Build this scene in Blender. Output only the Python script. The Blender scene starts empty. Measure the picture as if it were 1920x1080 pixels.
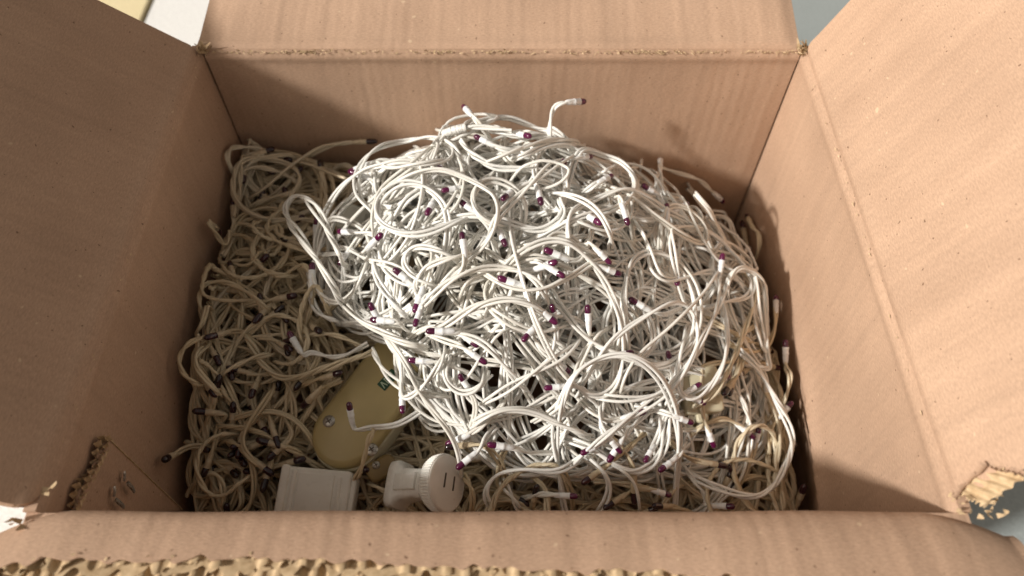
import bpy, math, random
import numpy as np
from mathutils import Vector, Matrix, Quaternion

random.seed(11)
rng = np.random.default_rng(11)
scene = bpy.context.scene

# ------------------------------------------------------------------ camera, world, sun, exposure
BW, BD, HB = 0.40, 0.306, 0.30          # box inner width, depth, rim height (metres)
PITCH = math.radians(56.3)
FPX = 1400.0                            # focal length in pixels of the 1920 wide photograph
CAM = np.array([0.0065, -0.0994, HB + 0.325])
cd = bpy.data.cameras.new('camera')
cam = bpy.data.objects.new('camera', cd)
scene.collection.objects.link(cam)
cam.location = CAM
cam.rotation_euler = (math.pi / 2 - PITCH, 0, 0)
cd.sensor_width = 36.0
cd.lens = FPX / 1920 * 36
cd.clip_start = 0.01
cd.clip_end = 200
cd.dof.use_dof = True
cd.dof.focus_distance = 0.415
cd.dof.aperture_fstop = 6.0
scene.camera = cam

SUN = np.array([0.76, 0.305, -0.53]); SUN /= np.linalg.norm(SUN)   # direction the light travels
sun_el = math.asin(-SUN[2])
world = bpy.data.worlds.new('World'); scene.world = world
world.use_nodes = True
wn = world.node_tree; wn.nodes.clear()
sky = wn.nodes.new('ShaderNodeTexSky'); sky.sky_type = 'NISHITA'; sky.sun_disc = False
sky.sun_elevation = sun_el
sky.sun_rotation = math.atan2(-SUN[0], -SUN[1])
sky.dust_density = 4.0
hs = wn.nodes.new('ShaderNodeHueSaturation'); hs.inputs['Saturation'].default_value = 0.12
bg = wn.nodes.new('ShaderNodeBackground'); bg.inputs['Strength'].default_value = 0.095
wo = wn.nodes.new('ShaderNodeOutputWorld')
wn.links.new(sky.outputs[0], hs.inputs['Color']); wm = wn.nodes.new('ShaderNodeMix'); wm.data_type = 'RGBA'; wm.blend_type = 'MULTIPLY'; wm.inputs[0].default_value = 1.0; wm.inputs[7].default_value = (1.0, .88, .74, 1)
wn.links.new(hs.outputs[0], wm.inputs[6]); wn.links.new(wm.outputs[2], bg.inputs['Color'])
wn.links.new(bg.outputs[0], wo.inputs['Surface'])
sl = bpy.data.lights.new('sun', 'SUN'); sl.energy = 3.8; sl.angle = math.radians(3.6); sl.color = (1.0, 0.965, 0.90)
so = bpy.data.objects.new('sun', sl); scene.collection.objects.link(so)
so.rotation_euler = Vector(SUN).to_track_quat('-Z', 'Y').to_euler()
so.location = (-1.5, -0.7, 1.5)
vs = scene.view_settings
vs.view_transform = 'Standard'; vs.look = 'None'; vs.exposure = 0.0; vs.gamma = 1.0; vs.use_curve_mapping = False
scene.cycles.max_bounces = 8

# ------------------------------------------------------------------ helpers
COL = scene.collection
FW = np.array([0, math.cos(PITCH), -math.sin(PITCH)]); UPV = np.array([0, math.sin(PITCH), math.cos(PITCH)])
def ray(px, py):
    return FW + np.array([1.0, 0, 0]) * (px - 960) / FPX + UPV * (540 - py) / FPX
def on_plane(px, py, ax, val):
    d = ray(px, py); return CAM + d * ((val - CAM[ax]) / d[ax])
def project(P):
    q = P - CAM; z = q @ FW
    return 960 + FPX * q[..., 0] / z, 540 - FPX * (q @ UPV) / z

def link(name, me, mat=None, parent=None):
    o = bpy.data.objects.new(name, me); COL.objects.link(o)
    if mat is not None and len(me.materials) == 0: me.materials.append(mat)
    if parent is not None:
        o.parent = parent
        o.location = -Vector(parent_origin(parent))
    return o
def parent_origin(p):
    l = Vector(p.location)
    while p.parent is not None:
        p = p.parent; l = l + Vector(p.location)
    return l
def thing(name, label, cat, loc, group=None):
    o = bpy.data.objects.new(name, None); COL.objects.link(o); o.location = loc
    o.empty_display_size = 0.02
    o['label'] = label; o['category'] = cat
    if group: o['group'] = group
    return o
def mesh(name, V, F, uv=None, smooth=True):
    me = bpy.data.meshes.new(name)
    me.from_pydata([tuple(v) for v in V], [], [tuple(f) for f in F])
    if uv is not None:
        l = me.uv_layers.new(name='UVMap')
        li = np.empty(len(me.loops), dtype=np.int32); me.loops.foreach_get('vertex_index', li)
        l.data.foreach_set('uv', np.asarray(uv, dtype=np.float32)[li].ravel())
    if smooth: me.polygons.foreach_set('use_smooth', np.ones(len(me.polygons), dtype=bool))
    me.update(); return me
def fast_mesh(name, V, Q):
    """quads only"""
    V = np.asarray(V, dtype=np.float32); Q = np.asarray(Q, dtype=np.int32)
    me = bpy.data.meshes.new(name)
    me.vertices.add(len(V)); me.vertices.foreach_set('co', V.ravel())
    me.loops.add(Q.size); me.loops.foreach_set('vertex_index', Q.ravel())
    me.polygons.add(len(Q))
    me.polygons.foreach_set('loop_start', np.arange(0, Q.size, 4, dtype=np.int32))
    me.polygons.foreach_set('loop_total', np.full(len(Q), 4, dtype=np.int32))
    me.polygons.foreach_set('use_smooth', np.ones(len(Q), dtype=bool))
    me.update(calc_edges=True); me.validate(); return me
def tube(P, r, sides=6):
    P = np.asarray(P, float); n = len(P)
    t = np.gradient(P, axis=0); t /= np.linalg.norm(t, axis=1)[:, None] + 1e-12
    refs = np.array([[0, 0, 1.0], [1, 0, 0], [0, 1, 0], [.7, .7, .2], [.7, -.7, .2]]); refs /= np.linalg.norm(refs, axis=1)[:, None]
    k = np.argmin(np.abs(t @ refs.T).max(0))
    N = np.cross(t, refs[k]); N /= np.linalg.norm(N, axis=1)[:, None] + 1e-12
    B = np.cross(N, t)
    a = np.arange(sides) / sides * 2 * math.pi
    r = np.broadcast_to(np.asarray(r, float), (n,))
    V = P[:, None] + r[:, None, None] * (np.cos(a)[None, :, None] * N[:, None] + np.sin(a)[None, :, None] * B[:, None])
    i = np.arange(n - 1)[:, None] * sides; j = np.arange(sides)[None]; j2 = (j + 1) % sides
    Q = np.stack([i + j, i + j2, i + sides + j2, i + sides + j], -1).reshape(-1, 4)
    return V.reshape(-1, 3), Q
def tubes_mesh(name, paths, r, sides=6):
    Vs, Qs, o = [], [], 0
    for P in paths:
        v, q = tube(P, r, sides); Vs.append(v); Qs.append(q + o); o += len(v)
    return fast_mesh(name, np.concatenate(Vs), np.concatenate(Qs))
def lathe(prof, sides=14):
    """prof: list of (r, z), axis +Z"""
    V, F = [], []
    for r, z in prof:
        for k in range(sides):
            a = 2 * math.pi * k / sides; V.append((r * math.cos(a), r * math.sin(a), z))
    for i in range(len(prof) - 1):
        for k in range(sides):
            F.append((i * sides + k, i * sides + (k + 1) % sides, (i + 1) * sides + (k + 1) % sides, (i + 1) * sides + k))
    F.append(tuple(range(sides))[::-1]); F.append(tuple((len(prof) - 1) * sides + k for k in range(sides)))
    return V, F
def rbox(sx, sy, sz, r, n=4, zr=None):
    """rounded-corner box, centred on xy, z 0..sz, with softened top and bottom rims"""
    zr = zr if zr is not None else r * 0.5
    ring = []
    for cx, cy, a0 in ((1, 1, 0), (-1, 1, 90), (-1, -1, 180), (1, -1, 270)):
        for k in range(n + 1):
            a = math.radians(a0 + 90 * k / n); ring.append((cx, cy, math.cos(a), math.sin(a)))
    V, F = [], []
    lev = []
    for k in range(4):
        a = math.pi / 2 * k / 3; lev.append((zr * (1 - math.sin(a)), zr * (1 - math.cos(a))))
    levels = [(ins, z) for ins, z in lev] + [(ins, sz - z) for ins, z in lev[::-1]]
    m = len(ring)
    for ins, z in levels:
        for cx, cy, ca, sa in ring:
            V.append((cx * (sx / 2 - r) + ca * (r - ins), cy * (sy / 2 - r) + sa * (r - ins), z))
    for i in range(len(levels) - 1):
        for k in range(m):
            F.append((i * m + k, i * m + (k + 1) % m, (i + 1) * m + (k + 1) % m, (i + 1) * m + k))
    F.append(tuple(range(m))[::-1]); F.append(tuple((len(levels) - 1) * m + k for k in range(m)))
    return V, F
def place(V, M): return [tuple(M @ Vector(v)) for v in V]
def frame(loc, zdir, xhint):
    z = Vector(zdir).normalized(); x = Vector(xhint); x = (x - z * x.dot(z)).normalized(); y = z.cross(x)
    M = Matrix((x, y, z)).transposed().to_4x4(); M.translation = Vector(loc); return M

# ------------------------------------------------------------------ materials
def new_mat(name):
    m = bpy.data.materials.new(name); m.use_nodes = True
    return m, m.node_tree, m.node_tree.nodes['Principled BSDF']
def ramp(nt, src, stops):
    r = nt.nodes.new('ShaderNodeValToRGB'); nt.links.new(src, r.inputs[0])
    el = r.color_ramp.elements
    while len(el) < len(stops): el.new(0.5)
    for e, (p, c) in zip(el, stops): e.position = p; e.color = (*c, 1) if len(c) == 3 else c
    return r.outputs[0]
def noise(nt, vec, scale, detail=3, rough=.55):
    n = nt.nodes.new('ShaderNodeTexNoise'); n.inputs['Scale'].default_value = scale
    n.inputs['Detail'].default_value = detail; n.inputs['Roughness'].default_value = rough
    if vec is not None: nt.links.new(vec, n.inputs['Vector'])
    return n.outputs['Fac']
def mapping(nt, vec, sc):
    m = nt.nodes.new('ShaderNodeMapping'); m.inputs['Scale'].default_value = sc; nt.links.new(vec, m.inputs['Vector']); return m.outputs[0]
def math_node(nt, op, a, b=None):
    m = nt.nodes.new('ShaderNodeMath'); m.operation = op
    for i, v in enumerate((a, b)):
        if v is None: continue
        if isinstance(v, (int, float)): m.inputs[i].default_value = v
        else: nt.links.new(v, m.inputs[i])
    return m.outputs[0]
def mix(nt, fac, a, b, mode='MIX'):
    m = nt.nodes.new('ShaderNodeMix'); m.data_type = 'RGBA'; m.blend_type = mode
    for i, v in ((0, fac), (6, a), (7, b)):
        if isinstance(v, (int, float)): m.inputs[i].default_value = v
        elif isinstance(v, tuple): m.inputs[i].default_value = (*v, 1)
        else: nt.links.new(v, m.inputs[i])
    return m.outputs[2]

def cardboard(name, c1, c2, flute=0.5):
    m, nt, b = new_mat(name)
    uv = nt.nodes.new('ShaderNodeTexCoord').outputs['UV']
    big = noise(nt, uv, 14, 4)
    base = mix(nt, ramp(nt, big, [(.35, (0, 0, 0)), (.68, (1, 1, 1))]), c1, c2)
    streak = noise(nt, mapping(nt, uv, (150, 5, 1)), 1.0, 3)
    base = mix(nt, 0.12, base, ramp(nt, streak, [(.3, (.55, .55, .55)), (.7, (1.25, 1.22, 1.18))]), 'MULTIPLY')
    fib = noise(nt, mapping(nt, uv, (420, 1300, 1)), 1.0, 2, .7)
    base = mix(nt, 0.42, base, ramp(nt, fib, [(.3, (.62, .6, .58)), (.7, (1.25, 1.25, 1.25))]), 'MULTIPLY')
    sp = noise(nt, uv, 330, 1)
    base = mix(nt, ramp(nt, sp, [(.735, (0, 0, 0)), (.765, (.7, .7, .7))]), base, (.12, .065, .035))
    sp2 = noise(nt, mapping(nt, uv, (160, 210, 1)), 1.0, 1)
    base = mix(nt, ramp(nt, sp2, [(.75, (0, 0, 0)), (.79, (.5, .5, .5))]), base, (.72, .56, .38))
    nt.links.new(base, b.inputs['Base Color'])
    b.inputs['Roughness'].default_value = .78
    b.inputs['Specular IOR Level'].default_value = .22
    w = nt.nodes.new('ShaderNodeTexWave'); w.wave_type = 'BANDS'; w.bands_direction = 'X'
    w.inputs['Scale'].default_value = 2 * math.pi / 20 / .0078 * 1.0
    w.inputs['Distortion'].default_value = 1.6; w.inputs['Detail'].default_value = 1
    nt.links.new(uv, w.inputs['Vector'])
    h = math_node(nt, 'MULTIPLY', w.outputs['Fac'], .62 * flute)
    h = math_node(nt, 'MULTIPLY', h, ramp(nt, noise(nt, mapping(nt, uv, (26, 7, 1)), 1.0, 2), [(.38, (.05, .05, .05)), (.66, (1, 1, 1))]))
    h = math_node(nt, 'ADD', h, math_node(nt, 'MULTIPLY', streak, .22))
    h = math_node(nt, 'ADD', h, math_node(nt, 'MULTIPLY', fib, .42))
    h = math_node(nt, 'ADD', h, math_node(nt, 'MULTIPLY', noise(nt, uv, 160, 3), .55))
    bp = nt.nodes.new('ShaderNodeBump'); bp.inputs['Strength'].default_value = .55; bp.inputs['Distance'].default_value = .0007
    nt.links.new(h, bp.inputs['Height']); nt.links.new(bp.outputs[0], b.inputs['Normal'])
    return m
M_CARD = cardboard('kraft_cardboard', (.465, .312, .219), (.535, .362, .256))
M_FLUTE, nt, b = new_mat('kraft_flute')
oc = nt.nodes.new('ShaderNodeTexCoord').outputs['Object']
nt.links.new(ramp(nt, noise(nt, oc, 260, 3), [(.3, (.42, .30, .175)), (.7, (.64, .485, .31))]), b.inputs['Base Color'])
b.inputs['Roughness'].default_value = .9; b.inputs['Specular IOR Level'].default_value = .1

def plastic(name, col, var=.12, rough=.35, scale=60, dirt=None, bump=.0, vary=0):
    m, nt, b = new_mat(name)
    oc = nt.nodes.new('ShaderNodeTexCoord').outputs['Object']
    n = noise(nt, oc, scale, 3)
    lo = tuple(c * (1 - var) for c in col); hi = tuple(min(1, c * (1 + var * .6)) for c in col)
    c = ramp(nt, n, [(.32, lo), (.68, hi)])
    if dirt:
        c = mix(nt, ramp(nt, noise(nt, oc, scale * .45, 5, .7), [(.52, (0, 0, 0)), (.75, (.6, .6, .6))]), c, dirt)
    if vary:
        oi = nt.nodes.new('ShaderNodeObjectInfo').outputs['Random']
        c = mix(nt, math_node(nt, 'MULTIPLY', math_node(nt, 'POWER', oi, 1.6), vary), c, dirt)
    nt.links.new(c, b.inputs['Base Color'])
    nt.links.new(ramp(nt, noise(nt, oc, scale * 3, 2), [(.3, (rough * .8,) * 3), (.7, (min(1, rough * 1.3),) * 3)]), b.inputs['Roughness'])
    if bump:
        bp = nt.nodes.new('ShaderNodeBump'); bp.inputs['Strength'].default_value = .4; bp.inputs['Distance'].default_value = bump
        nt.links.new(noise(nt, oc, 900, 2), bp.inputs['Height']); nt.links.new(bp.outputs[0], b.inputs['Normal'])
    return m
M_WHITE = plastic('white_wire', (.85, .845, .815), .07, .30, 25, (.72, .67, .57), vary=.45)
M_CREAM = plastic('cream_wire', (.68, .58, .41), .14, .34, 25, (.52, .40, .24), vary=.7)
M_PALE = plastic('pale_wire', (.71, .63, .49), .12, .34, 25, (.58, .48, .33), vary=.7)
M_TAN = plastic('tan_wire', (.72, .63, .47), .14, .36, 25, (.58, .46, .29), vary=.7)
M_SOCKET = plastic('white_socket', (.84, .85, .86), .05, .28, 120)
M_SOCKET_OLD = plastic('aged_socket', (.56, .46, .32), .15, .36, 120)
M_ADAPT = plastic('white_plastic', (.80, .77, .70), .05, .30, 70, (.68, .62, .52), .00006)
M_PLUG = plastic('plug_plastic', (.84, .82, .77), .05, .24, 70)
M_PLUGFACE = plastic('plug_face', (.76, .71, .65), .06, .34, 70)
M_BEIGE = plastic('beige_plastic', (.50, .40, .19), .07, .36, 40, (.42, .32, .14), .00005)
M_BEIGE_RIM = plastic('beige_rim', (.60, .55, .40), .07, .4, 40)
M_BROWN = plastic('brown_plastic', (.30, .21, .09), .1, .4, 50)
M_GREYBOX = plastic('grey_plastic', (.50, .49, .43), .06, .42, 60)
M_SLOT = plastic('slot_dark', (.10, .075, .055), .2, .7, 60)
M_LABEL = plastic('green_label', (.012, .075, .035), .2, .4, 60)
M_INK = plastic('label_ink', (.50, .62, .46), .1, .5, 60)
def bulb_mat(name, c1, c2):
    m, nt, b = new_mat(name)
    oc = nt.nodes.new('ShaderNodeObjectInfo').outputs['Random']
    nt.links.new(ramp(nt, oc, [(0, c1), (1, c2)]), b.inputs['Base Color'])
    b.inputs['Roughness'].default_value = .12; b.inputs['Coat Weight'].default_value = .6; b.inputs['Coat Roughness'].default_value = .05
    b.inputs['Transmission Weight'].default_value = .25
    return m
M_BULB = bulb_mat('purple_bulb_glass', (.075, .005, .036), (.135, .008, .068))
M_BULB_DARK = bulb_mat('dark_bulb_glass', (.014, .006, .008), (.05, .008, .020))
M_METAL, nt, b = new_mat('steel')
oc = nt.nodes.new('ShaderNodeTexCoord').outputs['Object']
nt.links.new(ramp(nt, noise(nt, oc, 700, 3), [(.35, (.34, .31, .27)), (.7, (.78, .76, .72))]), b.inputs['Base Color'])
b.inputs['Metallic'].default_value = .75; b.inputs['Roughness'].default_value = .38

# ------------------------------------------------------------------ the setting: floor
def concrete(name, c1, c2):
    m, nt, b = new_mat(name)
    oc = nt.nodes.new('ShaderNodeTexCoord').outputs['Object']
    a = ramp(nt, noise(nt, oc, 6, 5, .6), [(.3, c1), (.7, c2)])
    a = mix(nt, .3, a, ramp(nt, noise(nt, oc, 300, 3, .7), [(.3, (.6, .6, .6)), (.7, (1.2, 1.2, 1.2))]), 'MULTIPLY')
    nt.links.new(a, b.inputs['Base Color']); b.inputs['Roughness'].default_value = .6
    bp = nt.nodes.new('ShaderNodeBump'); bp.inputs['Strength'].default_value = .5; bp.inputs['Distance'].default_value = .001
    nt.links.new(noise(nt, oc, 220, 4), bp.inputs['Height']); nt.links.new(bp.outputs[0], b.inputs['Normal'])
    return m
M_FLOOR = concrete('grey_floor', (.31, .345, .345), (.37, .405, .405))
V = [(-40, -40, 0), (40, -40, 0), (40, 40, 0), (-40, 40, 0)]
fl = link('ground', mesh('ground', V, [(0, 1, 2, 3)], smooth=False), M_FLOOR)
fl['kind'] = 'structure'; fl['label'] = 'smooth grey floor under the cardboard box'
M_SHEET = concrete('blown_out_white', (.86, .86, .85), (.90, .90, .89))  # white chosen to blow out in the sun, for the overexposed area
M_BOARD = concrete('pale_wood', (.80, .68, .42), (.86, .75, .48))
def slab(name, x0, x1, y0, y1, z0, z1, mat, label, cat):
    Vb, Fb = rbox(x1 - x0, y1 - y0, z1 - z0, .004, 3, .0015)
    o = link(name, mesh(name, place(Vb, Matrix.Translation(((x0 + x1) / 2, (y0 + y1) / 2, z0))), Fb, smooth=False), mat)
    o['label'] = label; o['category'] = cat
    return o
xb = float(on_plane(281, 12, 2, .012)[0])
slab('blown_out_slab', xb, -.235, -.75, 1.6, .0005, .010, M_SHEET, 'white slab standing in for the overexposed area along the left side of the box', 'board')  # slab put in for an overexposed area beside the box
slab('wood_plank', xb - .5, xb - .004, -.75, 1.6, .0005, .014, M_BOARD, 'pale yellowish plank lying beside the white slab, beyond the top left flap', 'plank')

# ------------------------------------------------------------------ the cardboard box
box = thing('cardboard_box', 'worn brown cardboard box with all four flaps folded open', 'box', (0, BD / 2, 0))
class Wob:
    """smooth random relief: stripes that follow the flutes, broad waves"""
    def __init__(s, seed, amp=.0004, wave=.0011):
        g = np.random.default_rng(seed)
        s.k = 2 * math.pi / g.uniform(.012, .05, 9); s.p = g.uniform(0, 6.3, 9); s.a = g.uniform(.3, 1, 9) * amp / 2
        s.m = g.uniform(8, 40, 9); s.q = g.uniform(0, 6.3, 9)
        s.wk = g.uniform(-28, 28, (6, 2)); s.wp = g.uniform(0, 6.3, 6); s.w = wave / 3
    def __call__(s, u, v):
        r = np.zeros_like(u)
        for i in range(9): r += s.a[i] * np.sin(s.k[i] * u + s.p[i] + .5 * np.sin(v * 30 + s.q[i])) * (.6 + .4 * np.sin(s.m[i] * v + s.q[i]))
        for i in range(6): r += s.w * np.sin(s.wk[i, 0] * u + s.wk[i, 1] * v + s.wp[i])
        return r
def panel(name, fn, U, Vv, nrm_sign, thick, wob, parent, mat=M_CARD, fade=.012, groove=0.0, edge_fade_u=True, vfun=None, gdir=None):
    """sheet P(u,v) with relief along its normal and a back face `thick` behind it.
    u runs along the fold (metres), v away from the fold (metres)"""
    u, v = np.meshgrid(U, Vv, indexing='ij')
    vv = v if vfun is None else vfun(u, v)
    P = fn(u, vv)
    e = 1e-4
    N = np.cross(fn(u + e, vv) - P, fn(u, vv + e) - P); N /= np.linalg.norm(N, axis=-1)[..., None]; N *= nrm_sign
    d = wob(u, vv) * np.clip(v / fade, 0, 1)
    if edge_fade_u:
        d = d * np.clip((u - U[0]) / .01, 0, 1) * np.clip((U[-1] - u) / .01, 0, 1)
    if groove: d = d + groove * .45 * np.exp(-((v - .0055) / .0035) ** 2)
    A = P + N * d[..., None]
    if groove and gdir is not None: A = A + np.array(gdir) * (groove * np.exp(-(v / .0022) ** 2))[..., None]
    B = A - N * thick
    nu, nv = u.shape; n = nu * nv
    idx = np.arange(n).reshape(nu, nv)
    F = []
    f = np.stack([idx[:-1, :-1], idx[1:, :-1], idx[1:, 1:], idx[:-1, 1:]], -1).reshape(-1, 4)
    if nrm_sign < 0: f = f[:, ::-1]
    F.append(f); F.append(f[:, ::-1] + n)
    def rim(a):
        F.append(np.stack([a[:-1], a[1:], a[1:] + n, a[:-1] + n], -1))
    rim(idx[0]); rim(idx[-1]); rim(idx[:, 0]); rim(idx[:, -1])
    me = fast_mesh(name, np.concatenate([A.reshape(-1, 3), B.reshape(-1, 3)]), np.concatenate(F))
    uvs = np.concatenate([np.stack([u, vv], -1).reshape(-1, 2)] * 2) + wob.p[0]
    l = me.uv_layers.new(name='UVMap'); li = np.empty(len(me.loops), dtype=np.int32); me.loops.foreach_get('vertex_index', li)
    l.data.foreach_set('uv', uvs.astype(np.float32)[li].ravel())
    # crisp rims
    try:
        me.set_sharp_from_angle(angle=math.radians(50))
    except Exception: pass
    return link(name, me, mat, parent)
TH = .0055
def stack(*a): return np.stack(np.broadcast_arrays(*a), -1)
us = np.linspace(-BW / 2, BW / 2, 150); ys = np.linspace(0, BD + .0055, 120)
vw = np.concatenate([np.linspace(0, .012, 9)[:-1], np.linspace(.012, HB - .002, 60)])
# walls: v measured downwards from the fold
panel('wall', lambda u, v: stack(u, BD + 0 * v, HB - v), np.linspace(-.1983, .1983, 150), vw, -1, TH, Wob(1, .00012, .0011), box, groove=.0019, gdir=(0, .9, .4))
box.children[-1]['label'] = 'back wall of the box, sunlit with a diagonal shadow'
panel('wall', lambda u, v: stack(-BW / 2 - .004 * np.sin(np.pi * np.clip(u / BD, 0, 1)) * np.clip(v / .1, 0, 1), u, HB - v), ys, vw, -1, TH, Wob(2, .0002, .0010), box, groove=.0015, gdir=(-.9, 0, .2))
def right_wall(u, v):
    c = .128 + .022 * np.clip(1 - u / .12, 0, 1)
    k = np.clip(1 - (u - .10) / .08, 0, 1)
    fold = k * .0035 * np.exp(-((v - c) / .009) ** 2) * np.where(v < c, 1, .2) - k * np.clip(v - c, 0, .05) * .2
    return stack(BW / 2 + .004 * np.sin(np.pi * np.clip(u / BD, 0, 1)) * np.clip(v / .1, 0, 1) - fold, u, HB - v)
vw2 = np.concatenate([vw[:9], np.linspace(.013, HB - .002, 170)])
panel('wall', right_wall, ys, vw2, 1, TH, Wob(3, .00012, .0010), box, groove=.0017, gdir=(.9, 0, .2))
panel('wall', lambda u, v: stack(u, 0 * u, HB - .0015 - v), np.linspace(-.206, .206, 60), vw, 1, TH, Wob(4), box)
walls = [c for c in box.children]
Vb, Fb = rbox(BW - .002, BD - .004, .005, .002, 2, .001)
link('bottom', mesh('bottom', place(Vb, Matrix.Translation((0, BD / 2, .001))), Fb, smooth=False), M_CARD, box)
for sx in (-1, 1):     # added strips behind the upright corner slits, stopping light leaks
    Vb, Fb = rbox(.020, .003, HB - .010, .001, 2, .0005)
    link('slit_light_stop', mesh('slit_light_stop', place(Vb, Matrix.Translation((sx * .1975, BD + .0078, .001))), Fb, smooth=False), M_CARD, box)
# flaps: v measured outward from the fold
FL = .152
# fold relief sampled finely near the fold
vf = np.concatenate([np.linspace(0, .012, 9)[:-1], np.linspace(.012, FL, 44)])
def back_flap(u, v):
    a = math.radians(20) + .05 * u / .2
    curl = .0025 * np.clip((np.abs(u) - .17) / .03, 0, 1)
    return stack(u * (1 - .05 * v / FL), BD + v * np.cos(a), HB + v * np.sin(a) - curl * v / FL * 4)
panel('flap', back_flap, np.linspace(-BW / 2 - .003, BW / 2 - .002, 150), vf, 1, TH, Wob(5, .00018, .0012), box, groove=.0019, gdir=(0, .9, .4))
def side_flap(sx, ang_front, ang_back, skew0, skew1):
    def fn(u, v):
        t = np.clip(u / BD, 0, 1)
        a = np.radians(ang_front + (ang_back - ang_front) * t)
        rc = np.clip((.010 - v) / .010, 0, 1) ** 2 * .007          # rounded corners near the fold
        uu = u + (skew0 * (1 - t) + skew1 * t) * v + rc * np.where(t > .5, -1, 1) * np.abs(2 * t - 1) ** 8
        return stack(sx * (BW / 2 + v * np.cos(a)), uu, HB + v * np.sin(a))
    return fn
panel('flap', side_flap(-1, 38, 38, .03, -.02), np.linspace(.001, BD + .001, 120), vf, 1, TH, Wob(6, .0004, .0014), box, groove=.0015, gdir=(-.9, 0, .2))
panel('flap', side_flap(1, 52, 64, .20, .05), np.linspace(.004, BD + .001, 120), vf, -1, TH, Wob(17, .0005, .0016), box, groove=.0017, gdir=(.9, 0, .2))
# short front flap with torn edge
FPH = math.radians(15)
gt = np.random.default_rng(5)
tk = gt.uniform(60, 900, 14); tp = gt.uniform(0, 6.3, 14)
def tear(u, amp=1.0):
    r = 0
    for i in range(14): r = r + np.sin(tk[i] * u + tp[i]) / (1 + tk[i] / 250)
    return r * .0006 * amp
def front_len(u): return .0222 + .0058 * np.clip((u + .2) / .25, 0, 1) + .017 * np.clip((u - .06) / .14, 0, 1) + .0012 * np.sin(u * 31 + 1)
def front_pt(u, v, off=0.0):
    crest = .0030 * np.exp(-v / .0026)                       # rounded fold
    e = np.clip((np.abs(u) - .185) / .035, 0, 1) ** 1.6       # ends splay towards the camera and droop
    d = off + .0012 * np.sin(np.clip(v / .03, 0, 1.3) * np.pi) + .0006 * np.sin(u * 60 + v * 40)
    return stack(u, -v * math.cos(FPH) + d * math.sin(FPH) + .0008 - .010 * e, HB + v * math.sin(FPH) + d * math.cos(FPH) + .0012 - crest - .003 * e)
Uf = np.linspace(-.224, .224, 460)
vn = np.concatenate([np.linspace(0, .9, 22), np.linspace(.92, 1, 5)])
def ff(u, v): return front_pt(u, v)
wf = Wob(8, .0003, .0012)
panel('flap', ff, Uf, vn, -1, .0007, wf, box, fade=.3, vfun=lambda u, v: v * (front_len(u) + tear(u, 1.3)))
ff_flap = box.children[-1]; ff_flap['label'] = 'short front flap with a torn corrugated edge'
# corrugated core and liners of the torn flap edge
def flute_sheet(off0, pitch, amp, back, seed, tearamp, shift):
    U2 = np.linspace(-.223, .223, 1500); W = np.linspace(0, 1, 4)
    u, w = np.meshgrid(U2, W, indexing='ij')
    L = front_len(u) + tear(u + shift, tearamp) - back
    v = L - .012 * (1 - w)
    wav = np.tanh(1.6 * np.sin(2 * math.pi * u / pitch + seed + 1.7 * np.sin(u * 37 + seed) + 1.2 * np.sin(u * 83 + 2 * seed))) * (.45 + .55 * np.abs(np.sin(u * 23 + seed))) + .5 * np.sin(u * 140 + seed)
    P = front_pt(u, v, off0 + amp * wav * (.75 + .25 * np.sin(u * 90 + seed)))
    idx = np.arange(u.size).reshape(u.shape)
    f = np.stack([idx[:-1, :-1], idx[1:, :-1], idx[1:, 1:], idx[:-1, 1:]], -1).reshape(-1, 4)
    return fast_mesh('flute', P.reshape(-1, 3), f)
def liner_sheet(off0, back, tearamp, shift):
    U2 = np.linspace(-.223, .223, 640); W = np.linspace(0, 1, 4)
    u, w = np.meshgrid(U2, W, indexing='ij')
    v = front_len(u) + tear(u + shift, tearamp) - back - .014 * (1 - w)
    P = front_pt(u, v, off0 + .0004 * np.sin(u * 210 + shift))
    idx = np.arange(u.size).reshape(u.shape)
    f = np.stack([idx[:-1, :-1], idx[1:, :-1], idx[1:, 1:], idx[:-1, 1:]], -1).reshape(-1, 4)
    return fast_mesh('liner', P.reshape(-1, 3), f)
link('flute', flute_sheet(-.0026, .0082, .0017, -.0012, 0, 3.0, .05), M_FLUTE, ff_flap)
link('liner', liner_sheet(-.0048, -.0028, 3.4, .02), M_FLUTE, ff_flap)
link('flute', flute_sheet(-.0070, .0070, .0018, -.0050, 2, 3.2, .11), M_FLUTE, ff_flap)
link('liner', liner_sheet(-.0092, -.0085, 3.2, .07), M_FLUTE, ff_flap)

# torn paper fibres
def slivers(items, name, parent, mat=M_FLUTE, kind=True):
    Vs, Fs, o = [], [], 0
    for (p, d, n, L, w, curl) in items:
        p = np.array(p, float); d = np.array(d, float); d /= np.linalg.norm(d); n = np.array(n, float); n -= d * (n @ d); n /= np.linalg.norm(n)
        s = np.cross(d, n); m = 5
        q = p.copy(); a = 0
        for k in range(m):
            ww = w * (1 - .75 * (k / (m - 1)) ** 1.5)
            Vs += [q - s * ww, q + s * ww]
            a += curl / m
            q = q + (d * math.cos(a) + n * math.sin(a)) * L / m
        Fs += [(o + 2 * k, o + 2 * k + 1, o + 2 * k + 3, o + 2 * k + 2) for k in range(m - 1)]
        o += 2 * m
    ob = link(name, fast_mesh(name, np.array(Vs), np.array(Fs)), mat, parent)
    if kind: ob['kind'] = 'stuff'
    return ob
R = random.uniform
it = []
for k in range(170):
    u = R(-.2, .12) if k % 4 else R(-.2, .2)
    v = front_len(u) + tear(u) - R(.0005, .003)
    p = front_pt(np.array(u), np.array(v), R(-.009, .0006))
    it.append((p, (R(-.7, .7), -math.cos(FPH), math.sin(FPH) + R(-.3, .8)), (0, math.sin(FPH), math.cos(FPH)), R(.0015, .0036), R(.0004, .0012), R(-1.2, 1.0)))
slivers(it, 'torn_fibres', ff_flap)
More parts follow.
